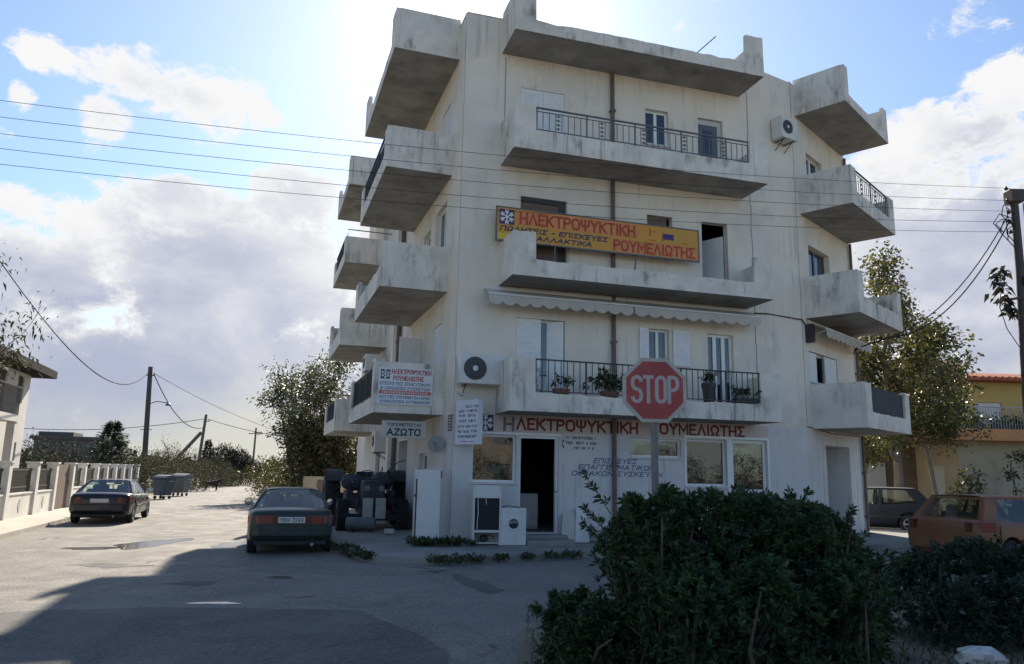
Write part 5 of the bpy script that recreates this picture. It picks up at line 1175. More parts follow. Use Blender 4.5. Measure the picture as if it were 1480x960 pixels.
    for s in (-1, 1):
        b = MB(); b.box((s * (hw - .36), hl - .09, belt - .30), (.34, .12, .13)); b.build('headlight', CHROME, t, bevel=.02)
    return t
car('parked_car', 'dark grey saloon with wide red tail lamps parked next to the tractor', 'car', (-5.0, 17.75, gz(-5.2) - .02), R(17), paint('grey_paint', (.020, .034, .030), .42), L=4.35, W=1.70, H=1.33, belt=.86, deck=.93, plate='YEM 7243', lamps='wide')
car('parked_car', 'black saloon with silver wheels parked at the kerb by the white fence', 'car', (-13.35, 26.2, gz(-12.7)), R(17), paint('black_paint', (.016, .016, .022), .28), L=4.6, W=1.78, H=1.36, belt=.86, deck=.95, plate='', lamps='tall', rim_r=.21, wheel_r=.32)
car('parked_car', 'dark blue hatchback half hidden behind the right corner of the block', 'car', (12.0, 25.6, .0), R(62), paint('navy_paint', (.007, .010, .020), .6, coat=.0, dirt=(.1, (.05, .05, .05), (2, 2, 1.2))), L=3.9, W=1.66, H=1.44, belt=.90, deck=1.0, style='hatch', lamps='tall')
car('parked_car', 'rusty orange red hatchback with blue tinted windows behind the right bushes', 'car', (10.05, 15.6, .0), R(-66), paint('orange_paint', (.21, .075, .026), .6, .2, .05), L=4.0, W=1.66, H=1.42, belt=.88, deck=.98, style='hatch', lamps='tall', rimm=ACDARK)

# ------------------------------------------------------------------ old tractor by the side wall, its front to the road
TRM = mat('machine_dark_paint', (.035, .04, .045), .7, .25, 5, dirt=(.6, (.07, .055, .04), (3, 3, 3))); TRG = mat('machine_grey', (.16, .17, .17), .6, .2, 4); TRC = mat('dark_blue_cover', (.03, .035, .055), .85, .25, 4)
t = thing('tractor', 'dark old tractor with big lugged tyres and two pale front plates by the side wall', 'tractor', (-4.36, 23.3, -.05), local=True, rz=R(196.5))
def tractor_wheel(x, y, r, w, m=TYRE):
    b = MB(); b.lathe((x - w / 2, y, r), (1, 0, 0), [(r * .55, 0), (r * .90, 0), (r * .97, w * .14), (r * .97, w * .86), (r * .90, w), (r * .55, w)], 32, closed=True)
    n = 18
    for k in range(n):
        for sgn in (-1, 1):
            a = 2 * math.pi * (k + (.5 if sgn > 0 else 0)) / n; P = []
            for dr in (.93, 1.05):
                for xx, da in ((0.01, 0), (.50, .16), (.50, .28), (.01, .12)): P.append((x + sgn * xx * w, y + math.cos(a + da) * r * dr, r + math.sin(a + da) * r * dr))
            b.hexa(P)
    wt_ = b.build('wheel', m, t, smooth=30)
    b = MB(); b.lathe((x - w / 2 + .03, y, r), (1, 0, 0), [(r * .54, 0), (r * .3, .10), (.06, .12), (.06, w - .18), (r * .3, w - .16), (r * .54, w - .06)], 24); b.build('rim', TRG, wt_, smooth=40)
tractor_wheel(-.98, 0, .80, .44); tractor_wheel(.98, 0, .80, .44); tractor_wheel(-.80, 2.25, .46, .30); tractor_wheel(.80, 2.25, .46, .30)
b = MB(); b.box((0, .0, .80), (1.5, .45, .45)); b.box((0, .9, .70), (.5, 1.8, .45)); b.box((0, 2.25, .45), (1.4, .16, .18)); b.box((0, 2.3, .62), (.5, .5, .3)); b.build('chassis', TRM, t, bevel=.03)
b = MB(); b.box((0, 1.65, 1.08), (.66, 1.75, .70), taper=.88); b.build('bonnet', TRM, t, bevel=.07)
b = MB(); b.box((0, 2.545, 1.02), (.52, .03, .50))
for k in range(9): b.box((0, 2.565, .82 + k * .05), (.50, .02, .02))
b.build('grille', ACDARK, t)
for s in (-1, 1):
    b = MB(); ring = [(math.cos(R(a)) * .92, .80 + math.sin(R(a)) * .90) for a in range(40, 156, 14)]
    for i in range(len(ring) - 1): b.hexa([(s * .70, ring[i][0], ring[i][1]), (s * 1.16, ring[i][0], ring[i][1]), (s * 1.16, ring[i + 1][0], ring[i + 1][1]), (s * .70, ring[i + 1][0], ring[i + 1][1]), (s * .70, ring[i][0], ring[i][1] + .025), (s * 1.16, ring[i][0], ring[i][1] + .025), (s * 1.16, ring[i + 1][0], ring[i + 1][1] + .025), (s * .70, ring[i + 1][0], ring[i + 1][1] + .025)])
    b.build('mudguard', TRM, t)
    b = MB(); b.lathe((s * .19, 2.56, 1.22), (0, 1, 0), [(.05, -.05), (.085, .0), (.08, .02), (.01, .03)], 16); b.build('headlight', TRG, t, smooth=40)
    b = MB(); b.box((s * .17, 2.70, .70), (.27, .06, .54)); b.build('ballast_plate', mat('pale_plate', (.40, .40, .35), .7, .12, 5), t, bevel=.012)
rnd = random.Random(12)
def lump(name, c, sz, m, seed):
    rn = random.Random(seed); b = MB(); nu, nv = 14, 7; pts = []
    for i in range(nv + 1):
        for j in range(nu):
            th, ph = math.pi * (.03 + .94 * i / nv), 2 * math.pi * j / nu; k = 1 + .16 * math.sin(3 * ph + seed) * math.sin(th) + rn.uniform(-.07, .07); pts.append((c[0] + sz[0] * k * math.sin(th) * math.cos(ph), c[1] + sz[1] * k * math.sin(th) * math.sin(ph), c[2] + sz[2] * k * math.cos(th)))
    b.v = pts
    for i in range(nv):
        for j in range(nu): b.f.append((i * nu + j, i * nu + (j + 1) % nu, (i + 1) * nu + (j + 1) % nu, (i + 1) * nu + j)); b.m.append(0)
    b.f += [tuple(range(nu)), tuple(nv * nu + j for j in range(nu))]; b.m += [0, 0]; return b.build(name, m, t, smooth=35)
lump('cover', (.42, 1.15, 1.36), (.36, .5, .24), TRC, 1); lump('cover', (-.42, .95, 1.40), (.34, .45, .26), TRM, 2); lump('cover', (.05, .55, 1.30), (.45, .4, .2), ACDARK, 3)
b = MB(); b.box((0, -.05, 1.28), (.52, .42, .10)); b.box((0, -.25, 1.48), (.50, .08, .36)); b.build('seat', TRC, t, bevel=.03)
b = MB(); b.tube([(0, .62, 1.2), (0, .45, 1.62)], .025, 8); b.lathe((0, .45, 1.62), (0, -.4, 1), [(.20, -.012), (.225, 0), (.20, .012), (.185, 0)], 22, closed=True); b.build('steering_wheel', TRM, t)
b = MB()
for k in range(16):
    a = Vector((rnd.uniform(-.75, .75), rnd.uniform(1.5, 2.6), rnd.uniform(.55, 1.25))); b.tube([a, a + Vector((rnd.uniform(-.35, .35), rnd.uniform(-.3, .2), rnd.uniform(-.2, .25)))], rnd.uniform(.015, .035), 5)
b.build('rods', TRM, t)
for pts_, r_ in (([(-.25, 1.5, 1.4), (-.5, 1.6, 1.75), (-.75, 1.6, 1.95), (-.95, 1.6, 2.0)], .014), ([(-.15, 1.5, 1.4), (-.3, 1.7, 1.8), (-.25, 1.8, 1.40)], .012), ([(.55, 1.4, 1.0), (.62, 1.5, 1.5), (.5, 1.9, 1.35)], .02)):
    b = MB(); b.tube(pts_, r_, 5); b.build('hose', TRM, t)

for c_, s_ in (((.62, 1.7, .98), (.20, .4, .34)), ((-.58, 1.7, .95), (.22, .45, .40)), ((.5, 2.35, .80), (.26, .2, .22)), ((-.62, 2.1, .62), (.2, .3, .26))):
    b = MB(); b.box(c_, s_, rz=rnd.uniform(-.2, .2)); b.build('side_box', TRM, t, bevel=.03)
t = thing('metal_barrel', 'small grey metal cylinder lying on the ground before the tractor', 'cylinder', (-3.85, 20.25, .0))
b = MB(); b.lathe((-4.22, 20.25, .28), (1, .05, 0), [(.01, 0), (.15, 0), (.165, .02), (.165, .24), (.175, .25), (.165, .27), (.165, .50), (.175, .51), (.165, .53), (.165, .74), (.15, .76), (.01, .76)], 24); b.build('barrel_body', TRG, t, smooth=30)
b = MB(); b.box((-4.09, 20.25, .06), (.1, .4, .12)); b.box((-3.64, 20.27, .06), (.1, .4, .12)); b.build('bearer', BROWNWOOD, t)
t = thing('concrete_block', 'small pale concrete block on the pavement below the tractor', 'block', (-2.95, 19.3, .12))
b = MB(); b.box((-2.95, 19.3, .18), (.24, .16, .11), rz=.2); b.build('block', SIGNGREY, t, bevel=.015)

# ------------------------------------------------------------------ wheelie bins and dog down the side street
def bin_(label, x, y, rz, m, s=1.0):
    t = thing('wheelie_bin', label, 'bin', (x, y, gz(x)), 'rubbish containers by the pole', local=True, rz=rz)
    b = MB(); w, d, h = .44 * s, .42 * s, 1.08 * s
    b.hexa([(-w * .8, -d * .7, .22), (w * .8, -d * .7, .22), (w * .8, d * .7, .22), (-w * .8, d * .7, .22), (-w, -d, h), (w, -d, h), (w, d, h), (-w, d, h)]); b.build('container', m, t, bevel=.03)
    b = MB(); ring = [(-d - .03, h + .01), (-d, h + .10), (-d * .5, h + .22), (d * .3, h + .26), (d, h + .14), (d + .03, h + .01)]; b.prism([(-w - .03, y_, z) for y_, z in ring], [(w + .03, y_, z) for y_, z in ring]); b.build('lid', m, t, bevel=.015)
    for sx_ in (-1, 1):
        for sy_ in (-1, 1):
            b = MB(); b.lathe((sx_ * w * .65 - .03, sy_ * d * .55, .10), (1, 0, 0), [(.01, 0), (.10, 0), (.10, .06), (.01, .06)], 14); b.build('castor', TYRE, t)
    b = MB(); b.tube([(-w - .06, -d * .4, h - .1), (-w - .06, d * .4, h - .1)], .03, 6); b.tube([(w + .06, -d * .4, h - .1), (w + .06, d * .4, h - .1)], .03, 6); b.build('side_bar', SIGNBACK, t)
bin_('dark blue grey wheeled rubbish container beside the tall pole', -20.3, 45.3, R(-15), mat('bin_blue_grey', (.03, .055, .085), .6, .15, 4), 1.05)
bin_('second rubbish container, greyer, behind the blue grey one', -21.7, 51.0, R(-10), mat('bin_grey', (.11, .115, .12), .6, .15, 4), 1.1)
def dog():
    x, y = -24.4, 63.6; z = gz(x); m = mat('dog_fur', (.03, .024, .02), .9, .3, 12); me = bpy.data.meshes.new('dog'); 
    V = [(0, 0, .56), (-.22, 0, .58), (-.42, 0, .56), (.22, 0, .57), (.36, 0, .70), (.47, 0, .80), (.60, 0, .76), (.68, 0, .73), (-.55, 0, .66), (-.70, 0, .80),
         (-.44, .10, .42), (-.36, .11, .30), (-.46, .11, .17), (-.43, .11, .02), (-.44, -.10, .42), (-.50, -.11, .30), (-.62, -.11, .18), (-.60, -.11, .02),
         (.24, .09, .40), (.30, .10, .22), (.36, .10, .02), (.24, -.09, .40), (.22, -.10, .22), (.14, -.10, .02), (.46, .05, .88), (.46, -.05, .88)]
    E = [(0, 1), (1, 2), (0, 3), (3, 4), (4, 5), (5, 6), (6, 7), (2, 8), (8, 9), (2, 10), (10, 11), (11, 12), (12, 13), (2, 14), (14, 15), (15, 16), (16, 17), (3, 18), (18, 19), (19, 20), (3, 21), (21, 22), (22, 23), (5, 24), (5, 25)]
    rad = [.145, .13, .13, .165, .10, .105, .06, .045, .035, .02, .085, .055, .035, .035, .085, .055, .035, .035, .07, .045, .035, .07, .045, .035, .02, .02]
    a = R(40); V = [(vx * math.cos(a) - vy * math.sin(a), vx * math.sin(a) + vy * math.cos(a), vz) for vx, vy, vz in V]
    me.from_pydata(V, E, []); o = bpy.data.objects.new('dog', me); COL.objects.link(o)
    sk = o.modifiers.new('skin', 'SKIN'); 
    for i, r in enumerate(rad): me.skin_vertices[0].data[i].radius = (r, r)
    me.skin_vertices[0].data[0].use_root = True
    s_ = o.modifiers.new('s', 'SUBSURF'); s_.levels = 2; s_.render_levels = 2
    dg = bpy.context.evaluated_depsgraph_get(); dg.update(); m2 = bpy.data.meshes.new_from_object(o.evaluated_get(dg)); bpy.data.objects.remove(o)
    m2.materials.clear(); m2.materials.append(m); m2.polygons.foreach_set('use_smooth', [True] * len(m2.polygons)); m2.name = 'dog'
    o = bpy.data.objects.new('dog', m2); COL.objects.link(o); o.location = (x, y, z); o.scale = (1.15, 1.15, 1.15)
    tag(o, 'dark dog walking across the sunlit side street beyond the bins', 'dog')
dog()

# ------------------------------------------------------------------ white fence and house on the left
FN = Frame((-17.69, 30.08), UL, -NL)                      # n points to the street
gzf = lambda u: gz(FN.pt(u, 0, 0).x)
FENCEW = mat('fence_white', (.66, .64, .60), .85, .08, 1.4, dirt=(.35, (.33, .31, .28), (1.2, 1.2, .5))); RAILD = mat('fence_rail_dark', (.05, .045, .04), .6, .2, 6)
ft = thing('fence', 'white garden wall with square white pillars, dark rails and a brown gate', 'fence', (-17.69, 30.08, gzf(0)))
us = [-12.6, -9.6, -6.6, -3.35, -.65, 2.25, 4.6, 7.5, 10.0, 12.6, 15.3, 18.0, 21.0]
for i, u in enumerate(us):
    b = MB(); g = gzf(u); b.fbox(FN, u - .17, u + .17, -.17, .17, g - .1, 1.66); b.build('pillar', FENCEW, ft, bevel=.01)
    b = MB(); b.fbox(FN, u - .21, u + .21, -.21, .21, 1.661, 1.72); b.build('pillar_cap', FENCEW, ft, bevel=.01)
for i in range(len(us) - 1):
    a, c = us[i] + .17, us[i + 1] - .17; g = gzf(a)
    if i == 4:
        b = MB(); b.fbox(FN, a, c, -.04, .0, g + .12, 1.64); 
        for k in range(9): b.fbox(FN, a + (c - a) * k / 9 + .01, a + (c - a) * (k + 1) / 9 - .01, .001, .02, g + .14, 1.60)
        gt_ = b.build('gate', BROWNWOOD, ft); b = MB(); b.fbox(FN, c - .2, c - .12, .021, .06, .85, 1.0); b.build('handle', GREYIRON, gt_); continue
    b = MB(); b.fbox(FN, a, c, -.10, .10, g - .1, .66); b.fbox(FN, a, c, -.13, .13, .661, .71)
    w_ = b.build('low_wall', FENCEW, ft)
    if i < 5:
        b = MB(); um = (a + c) / 2; b.fprism(FN, [(um - .14, .28), (um, .06), (um + .14, .28), (um, .50)], .101, .115); b.build('diamond_emblem', SIGNGREY, w_)
    b = MB()
    for z in (.86, 1.42): b.fbox(FN, a, c, -.02, .02, z, z + .05)
    n = int((c - a) / .11)
    for k in range(1, n): u = a + (c - a) * k / n; b.fbox(FN, u - .022, u + .022, -.012, .012, .72, 1.5)
    b.build('railing', RAILD, ft)
# house: its own axes, parallel to the street
HWHITE = mat('house_white', (.64, .62, .58), .88, .06, .9, dirt=(.3, (.34, .32, .3), (1.2, 1.2, .3))); TILE = mat('dark_roof_tile', (.028, .025, .026), 1.0, .25, 4, spec=.1); WDARK = mat('dark_shutter', (.045, .035, .03), .7, .2, 6)
hx, hy = -18.55, 30.6; hp = Vector((hx, hy)) - NL * -0.0 ; 
HN = Frame((hp.x + NL.x * .85, hp.y + NL.y * .85), UL, -NL)     # street side face
h = thing('house', 'white two storey house with dark tiled roof and balcony behind the white fence', 'house', tuple(HN.pt(-6, 0, gz(-22))))
g0 = -.35; b = MB(); o1 = [(-1.55, -.75, 1.05, 2.45), (-4.6, -3.0, .3, 2.45), (-1.6, -.8, 3.95, 5.0), (-4.6, -3.0, 3.35, 5.0), (-9, -7.5, 1.1, 2.4), (-9, -7.5, 3.9, 5.0)]
wall_sheet(b, HN, -13, 0, g0, 5.25, o1, reveal=.18)
HE = Frame(tuple(HN.pt(0, 0, 0).xy), NL, UL); HS = Frame(tuple(HN.pt(-13, 0, 0).xy), NL, -UL)
wall_sheet(b, HE, 0, 9, g0, 5.25, []); wall_sheet(b, HS, 0, 9, g0, 5.25, [(2.5, 4, 1.0, 2.4), (2.5, 4, 3.9, 5.0), (6, 7.2, 3.9, 5)], reveal=.18)
HB = Frame(tuple(HN.pt(0, -9, 0).xy), UL, NL); wall_sheet(b, HB, -13, 0, g0, 5.25, [])
b.build('wall', HWHITE, h)
b = MB(); e = .75; c4 = [HN.pt(-13 - e, e, 5.12), HN.pt(e, e, 5.12), HN.pt(e, -9 - e, 5.12), HN.pt(-13 - e, -9 - e, 5.12)]; c5 = [q + Vector((0, 0, .30)) for q in c4]; rA, rB = HN.pt(-8.6, -4.5, 7.55), HN.pt(-4.4, -4.5, 7.55)
k = c4 + c5 + [rA, rB]; b.add(k, [(0, 3, 2, 1), (0, 1, 5, 4), (1, 2, 6, 5), (2, 3, 7, 6), (3, 0, 4, 7), (4, 5, 9, 8), (5, 6, 9), (6, 7, 8, 9), (7, 4, 8)]); rf = b.build('roof', TILE, h)
b = MB(); b.fbox(HN, -7.6, -6.9, -3.6, -2.9, 6.2, 8.0); b.fbox(HN, -7.7, -6.8, -3.7, -2.8, 8.001, 8.12); b.build('chimney', HWHITE, rf)
for fr, ops in ((HN, o1), (HS, [(2.5, 4, 1.0, 2.4), (2.5, 4, 3.9, 5.0), (6, 7.2, 3.9, 5)])):
    for o in ops:
        b = MB(); um = (o[0] + o[1]) / 2
        louvre(b, fr, o[0], um - .01, -.10, o[2], o[3], pitch=.09); louvre(b, fr, um + .01, o[1], -.10, o[2], o[3], pitch=.09); b.build('shutter', WDARK, h)
b = MB(); b.fbox(HN, -9.0, -4.7, .005, 1.0, 3.05, 3.28); bal = b.build('balcony', HWHITE, h)
b = MB(); b.fbox(HN, -8.98, -4.72, .94, .98, 4.2, 4.25)
for k in range(40): u = -8.96 + k * .108; b.fbox(HN, u, u + .02, .95, .97, 3.281, 4.2)
b.build('railing', DARKIRON, bal)
for u in (-8.9, -4.98):
    b = MB(); b.fbox(HN, u, u + .25, .72, .97, g0, 3.045); b.build('column', HWHITE, h)
# flat roofed low building beyond
t = thing('low_building', 'dark low flat roofed building behind the hedge left of the conifer', 'building', (-33, 58, -.4))
b = MB(); b.box((-33.2, 58.5, 1.45), (4.4, 5, 4.0), rz=.3); b.build('wall', mat('dull_grey_wall', (.13, .12, .115), .9, .15, 1.5), t)
b = MB(); b.box((-33.2, 58.5, 3.56), (4.9, 5.5, .22), rz=.3); b.box((-34.4, 58.5, 3.85), (2.3, 3, .36), rz=.3); b.build('roof', mat('grey_roof_slab', (.09, .085, .085), .9, .2, 1.5), t)
b = MB(); b.box((-32.3, 56.15, 1.9), (1.0, .2, 1.0), rz=.3); b.build('window', DARKROOM, t)
# yellow house on the right
YW = mat('yellow_house_wall', (.50, .36, .12), .88, .08, 1.0, dirt=(.3, (.3, .22, .1), (1.2, 1.2, .4))); YB = mat('beige_house_wall', (.42, .375, .27), .9, .1, 1.0, dirt=(.4, (.2, .18, .12), (1.2, 1.2, .4))); OR = mat('orange_slab_edge', (.52, .24, .10), .85, .1, 2); RTILE = mat('red_roof_tile', (.33, .09, .05), .85, .25, 5)
YC = Vector((19.3, 34.0)); yu = Vector((1, .045)).normalized(); YF = Frame(YC, yu, (yu.y, -yu.x)); yl = Vector((-.50, .866)); YL = Frame(YC, yl, (-.866, -.50))
y = thing('yellow_house', 'yellow house with orange balcony edge and red tiled roof behind the right trees', 'house', (YC.x + 5, YC.y + 4, 0))
b = MB(); o_f = [(3.2, 4.6, 4.0, 5.9)]; wall_sheet(b, YF, .9, 16, 4.03, 6.3, [(2.6, 3.9, 4.05, 5.35), (6, 7.2, 4.8, 5.8)], n=-1.3, reveal=.15); b.build('upper_wall', YW, y)
b = MB(); yl2 = Frame(tuple(YF.pt(.9, -1.3, 0).xy), (-yu.y, yu.x), (-yu.x, -yu.y)); wall_sheet(b, yl2, 0, 9, 4.03, 6.3, []); b.build('upper_wall', YW, y)
b = MB(); wall_sheet(b, YF, 1.5, 16, .0, 3.5, [], n=-1.2); wall_sheet(b, Frame(tuple(YF.pt(1.5, -1.2, 0).xy), (-yu.y, yu.x), (-yu.x, -yu.y)), 0, 9, 0, 3.5, [(1.2, 2.2, .1, 2.4), (4, 5, 1, 2.4)]); b.build('lower_wall', YB, y)
b = MB(); S = [YF.pt(0, 0, 3.5), YF.pt(16, 0, 3.5), YF.pt(16, -9, 3.5), YF.pt(-3.2, -7, 3.5)]; b.prism(S, [q + Vector((0, 0, .52)) for q in S]); b.build('balcony_slab', OR, y)
b = MB(); b.fbox(YF, .1, 15.9, -.10, -.06, 4.98, 5.03)
for k in range(120): u = .1 + k * .132; b.fbox(YF, u, u + .018, -.09, -.07, 4.021, 4.98)
S = [YF.pt(0.05, -.1, 5.0), YF.pt(-3.0, -6.8, 5.0)]; b.tube(S, .035, 6)
for k in range(40): p_ = S[0].lerp(S[1], k / 40); b.tube([(p_.x, p_.y, 4.02), (p_.x, p_.y, 5.0)], .01, 4)
b.build('railing', SIGNBACK, y)
b = MB(); S = [YF.pt(.2, -.5, 6.3), YF.pt(16.6, -.5, 6.3), YF.pt(16.6, -10.5, 6.3), YF.pt(.2, -10.5, 6.3)]; T_ = [YF.pt(4.8, -5.5, 7.35), YF.pt(12.5, -5.5, 7.35)]; k = S + [q + Vector((0, 0, .1)) for q in S] + T_
b.add(k, [(0, 3, 2, 1), (0, 1, 5, 4), (1, 2, 6, 5), (2, 3, 7, 6), (3, 0, 4, 7), (4, 5, 9, 8), (5, 6, 9), (6, 7, 8, 9), (7, 4, 8)])
for i in range(52): u = .28 + i * .315; p0 = YF.pt(u, -.44, 6.42); b.tube([p0, p0 + Vector((0, .0, 0)) + YF.n * -1.1 + Vector((0, 0, .22))], .075, 6)
rf = b.build('roof', RTILE, y)
b = MB(); cx0 = YF.pt(1.55, -3.0, 0); b.box((cx0.x, cx0.y, 7.0), (.55, .55, 2.0)); b.box((cx0.x, cx0.y, 8.05), (.72, .72, .12)); b.box((cx0.x, cx0.y, 8.3), (.5, .5, .34)); b.build('chimney', mat('chimney_render', (.33, .26, .17), .9, .15, 3), rf)
b = MB(); b.fbox(YF, 2.62, 3.88, -1.42, -1.38, 4.06, 5.34); b.build('door', mat('pale_house_door', (.62, .60, .55), .6, .06, 4), y)
b = MB(); b.fbox(YF, 6.0, 7.2, -1.42, -1.38, 4.8, 5.8); b.build('window', GREYBLUE, y)
b = MB(); yy = Frame(tuple(YF.pt(1.5, -1.2, 0).xy), (-yu.y, yu.x), (-yu.x, -yu.y)); b.fbox(yy, 1.2, 2.2, -.15, -.10, .1, 2.4); b.build('door', mat('pale_grey_door', (.5, .52, .5), .6, .06, 4), y)
b = MB(); b.fbox(YF, -1.2, -.2, -4.6, -4.5, .1, 2.5); b.build('door', MATS['pale_grey_door'], y)
b = MB(); b.fbox(YF, -2.6, 1.5, -4.75, -4.65, .0, 3.5); b.build('porch_wall', mat('brown_porch_wall', (.17, .14, .10), .9, .15, 2), y)
for i, (u, lab) in enumerate(((3.4, 'left'), (4.6, 'middle'), (5.6, 'right'))):
    c = YF.pt(u - 1.6, -.35, 4.03); t = thing('planter', 'dark planter with bushy plants on the yellow house balcony, %s one of three' % lab, 'planter', tuple(c), 'planters on the yellow house balcony')
    b = MB(); b.fbox(YF, u - 2.05, u - 1.15, -.5, -.2, 4.03, 4.25); b.build('trough', POTDARK, t)
    rs = np.random.RandomState(60 + i); P = [tuple(YF.pt(u - 1.6 + rs.uniform(-.45, .45), -.35 + rs.uniform(-.2, .2), 4.25 + abs(rs.normal(0, .22)))) for _ in range(160)]; leaf_cloud('foliage', P, [tuple(rs.normal(0, 1, 3) + (0, 0, .5)) for _ in P], .16, PLANTLEAF, t, seed=i)
t = thing('roof_sign', 'red and white board seen above the roof of the yellow house', 'sign', tuple(YF.pt(4.6, -7, 7.2)))
b = MB(); rnd = random.Random(2); b.fbox(YF, 2.6, 7.2, -9.05, -9.0, 7.35, 8.55); b.build('board', mat('pale_board', (.6, .5, .5), .7, .1, 3), t)
b = MB(); u = 2.7
while u < 7.0: w_ = rnd.uniform(.25, .55); b.fbox(YF, u, u + w_ * .7, -8.999, -8.98, 7.45 + rnd.uniform(0, .3), 8.1 + rnd.uniform(0, .4)); u += w_
b.build('red_stripes', mat('board_red', (.45, .05, .06), .7, .2, 3), t)
b = MB()
for u in (3, 6.8): b.tube([YF.pt(u, -9.02, 6.3), YF.pt(u, -9.02, 7.36)], .05, 6)
b.build('support', GREYIRON, t)
# pale house seen between the block and the yellow house
t = thing('pale_house', 'sunlit pale house glimpsed between the block and the yellow house', 'house', (22, 50, 0))
b = MB(); b.box((22.6, 50, 2.2), (6.0, 6, 4.4), rz=.5); b.build('wall', HWHITE, t); b = MB(); b.box((22.6, 50, 4.5), (6.8, 6.8, .25), rz=.5); b.build('roof', RTILE, t)
b = MB(); b.box((21.0, 47.55, 1.6), (.9, .12, 1.6), rz=.5); b.build('window', WDARK, t)
# beige boundary wall at the far end of the block
t = thing('boundary_wall', 'beige boundary wall with wooden gate at the far end of the apartment block', 'wall', (-8.6, 38, -.1))
b = MB(); b.box((-8.7, 37.6, .5), (2.6, .25, 1.6), rz=.29); b.build('wall', YB, t); b = MB(); b.box((-8.75, 37.4, .5), (1.0, .1, 1.3), rz=.29); b.build('gate', BROWNWOOD, t)
t = thing('litter', 'crumpled pale bag lying on the verge at the bottom right', 'litter', (4.25, 7.2, .05))
b = MB(); rs = random.Random(4); pts = []
for i in range(8):
    for j in range(14):
        th, ph = math.pi * (i + .5) / 8, 2 * math.pi * j / 14; rr = 1 + rs.uniform(-.25, .25); pts.append((4.15 + .22 * rr * math.sin(th) * math.cos(ph), 7.0 + .14 * rr * math.sin(th) * math.sin(ph), .14 + .09 * rr * math.cos(th)))
b.v = pts
for i in range(7):
    for j in range(14): b.f.append((i * 14 + j, i * 14 + (j + 1) % 14, (i + 1) * 14 + (j + 1) % 14, (i + 1) * 14 + j)); b.m.append(0)
b.f += [tuple(range(14)), tuple(98 + j for j in range(14))]; b.m += [0, 0]; b.build('bag', ACWHITE, t, smooth=25)
# ------------------------------------------------------------------ trees, bushes, weeds
BARK = mat('bark', (.10, .08, .06), .95, .3, 5, bump=.5, bscale=20, stretch=(4, 4, .8)); BARKG = mat('grey_bark', (.15, .14, .125), .95, .3, 5, bump=.5, bscale=20, stretch=(4, 4, .8))
HEDGELEAF = leafmat('hedge_leaf', (.013, .031, .011), (.048, .090, .030), .22, 3.5, .55)
HEDGELEAF2 = leafmat('hedge_leaf_blue', (.014, .030, .016), (.035, .06, .03), .2, 2.5, .5)
TREELEAF = leafmat('street_tree_leaf', (.035, .045, .025), (.105, .11, .068), .28, .7, .4); OLIVE = leafmat('olive_leaf', (.035, .04, .02), (.11, .10, .05), .3, .6, .5)
YELLEAF = leafmat('yellowing_leaf', (.035, .048, .02), (.125, .12, .045), .30, .8, .4); CONIF = leafmat('conifer_needle', (.012, .022, .012), (.035, .05, .025), .15, 1.5, .6)
SCRUBL = leafmat('scrub_leaf', (.04, .045, .028), (.095, .09, .06), .12, .5, .8); FARL = leafmat('far_leaf', (.020, .025, .017), (.05, .05, .034), .10, .3, .85); GRASSL = leafmat('weed_blade', (.02, .035, .012), (.06, .08, .03), .3, 3, .6)

def branchy(rs, base, height, spread, trunk_r, levels=3, first=.28, up=.55, nb=(6, 4, 4), bend=.18, keep=None):
    """a tapered trunk with limbs: returns list of (points, radii) and the fine twig points"""
    out, tips = [], []
    def grow(p, d, ln, r, lev):
        n = 5; pts = [p]; dd = d.copy()
        for i in range(n):
            dd = (dd + Vector(rs.normal(0, bend, 3)) + Vector((0, 0, .05 * (1 if lev else 0)))).normalized(); pts.append(pts[-1] + dd * ln / n)
        rad = [r * (1 - .75 * i / n) for i in range(n + 1)]; out.append((pts, rad))
        if lev >= levels - 1:
            for i in range(1, n + 1): tips.append((pts[i], dd))
        if lev < levels:
            k = nb[min(lev, len(nb) - 1)]
            for j in range(k):
                f = (first if lev == 0 else .3) + (1 - (first if lev == 0 else .3)) * (j + rs.uniform(.1, .9)) / k; i = min(n - 1, int(f * n)); q = pts[i].lerp(pts[i + 1], f * n - i)
                az = rs.uniform(0, 6.28) if lev else j * 2.4 + rs.uniform(-.4, .4); t_ = dd; a = t_.orthogonal().normalized(); b_ = t_.cross(a); side = a * math.cos(az) + b_ * math.sin(az)
                nd = (side * (1 - up) + t_ * up).normalized(); l2 = (spread if lev == 0 else ln * .62) * rs.uniform(.7, 1.15) * (1.0 - .35 * f if lev == 0 else 1)
                grow(q, nd, l2, rad[i] * .55, lev + 1)
    grow(Vector(base), Vector((rs.normal(0, .05), rs.normal(0, .05), 1)).normalized(), height, trunk_r, 0)
    return out, tips
def tree(name, label, cat, base, height, spread, trunk_r, leaf, m, per_tip=14, seed=0, bark=None, group=None, levels=3, first=.28, up=.5, nb=(7, 4, 3), fill=.35, width=.45, droop=.0, curl=.25, sq=1.0):
    rs = np.random.RandomState(seed); segs, tips = branchy(rs, base, height, spread, trunk_r, levels, first, up, nb)
    t = thing(name, label, cat, tuple(base), group); b = MB()
    for pts, rad in segs:
        if rad[0] > .008: b.tube(pts, [max(.004, r) for r in rad], 7 if rad[0] > .04 else 4)
    b.build('trunk', bark or BARK, t, smooth=50)
    P, D = [], []
    for p, d in tips:
        for k in range(rs.poisson(per_tip)):
            o = rs.normal(0, fill, 3); P.append((p.x + o[0], p.y + o[1], p.z + o[2] * sq)); q = rs.normal(0, 1, 3); D.append((q[0] + d.x * .6, q[1] + d.y * .6, q[2] * .8 + .25 - droop))
    leaf_cloud('crown', P, D, leaf, m, t, width=width, seed=seed, curl=curl); return t
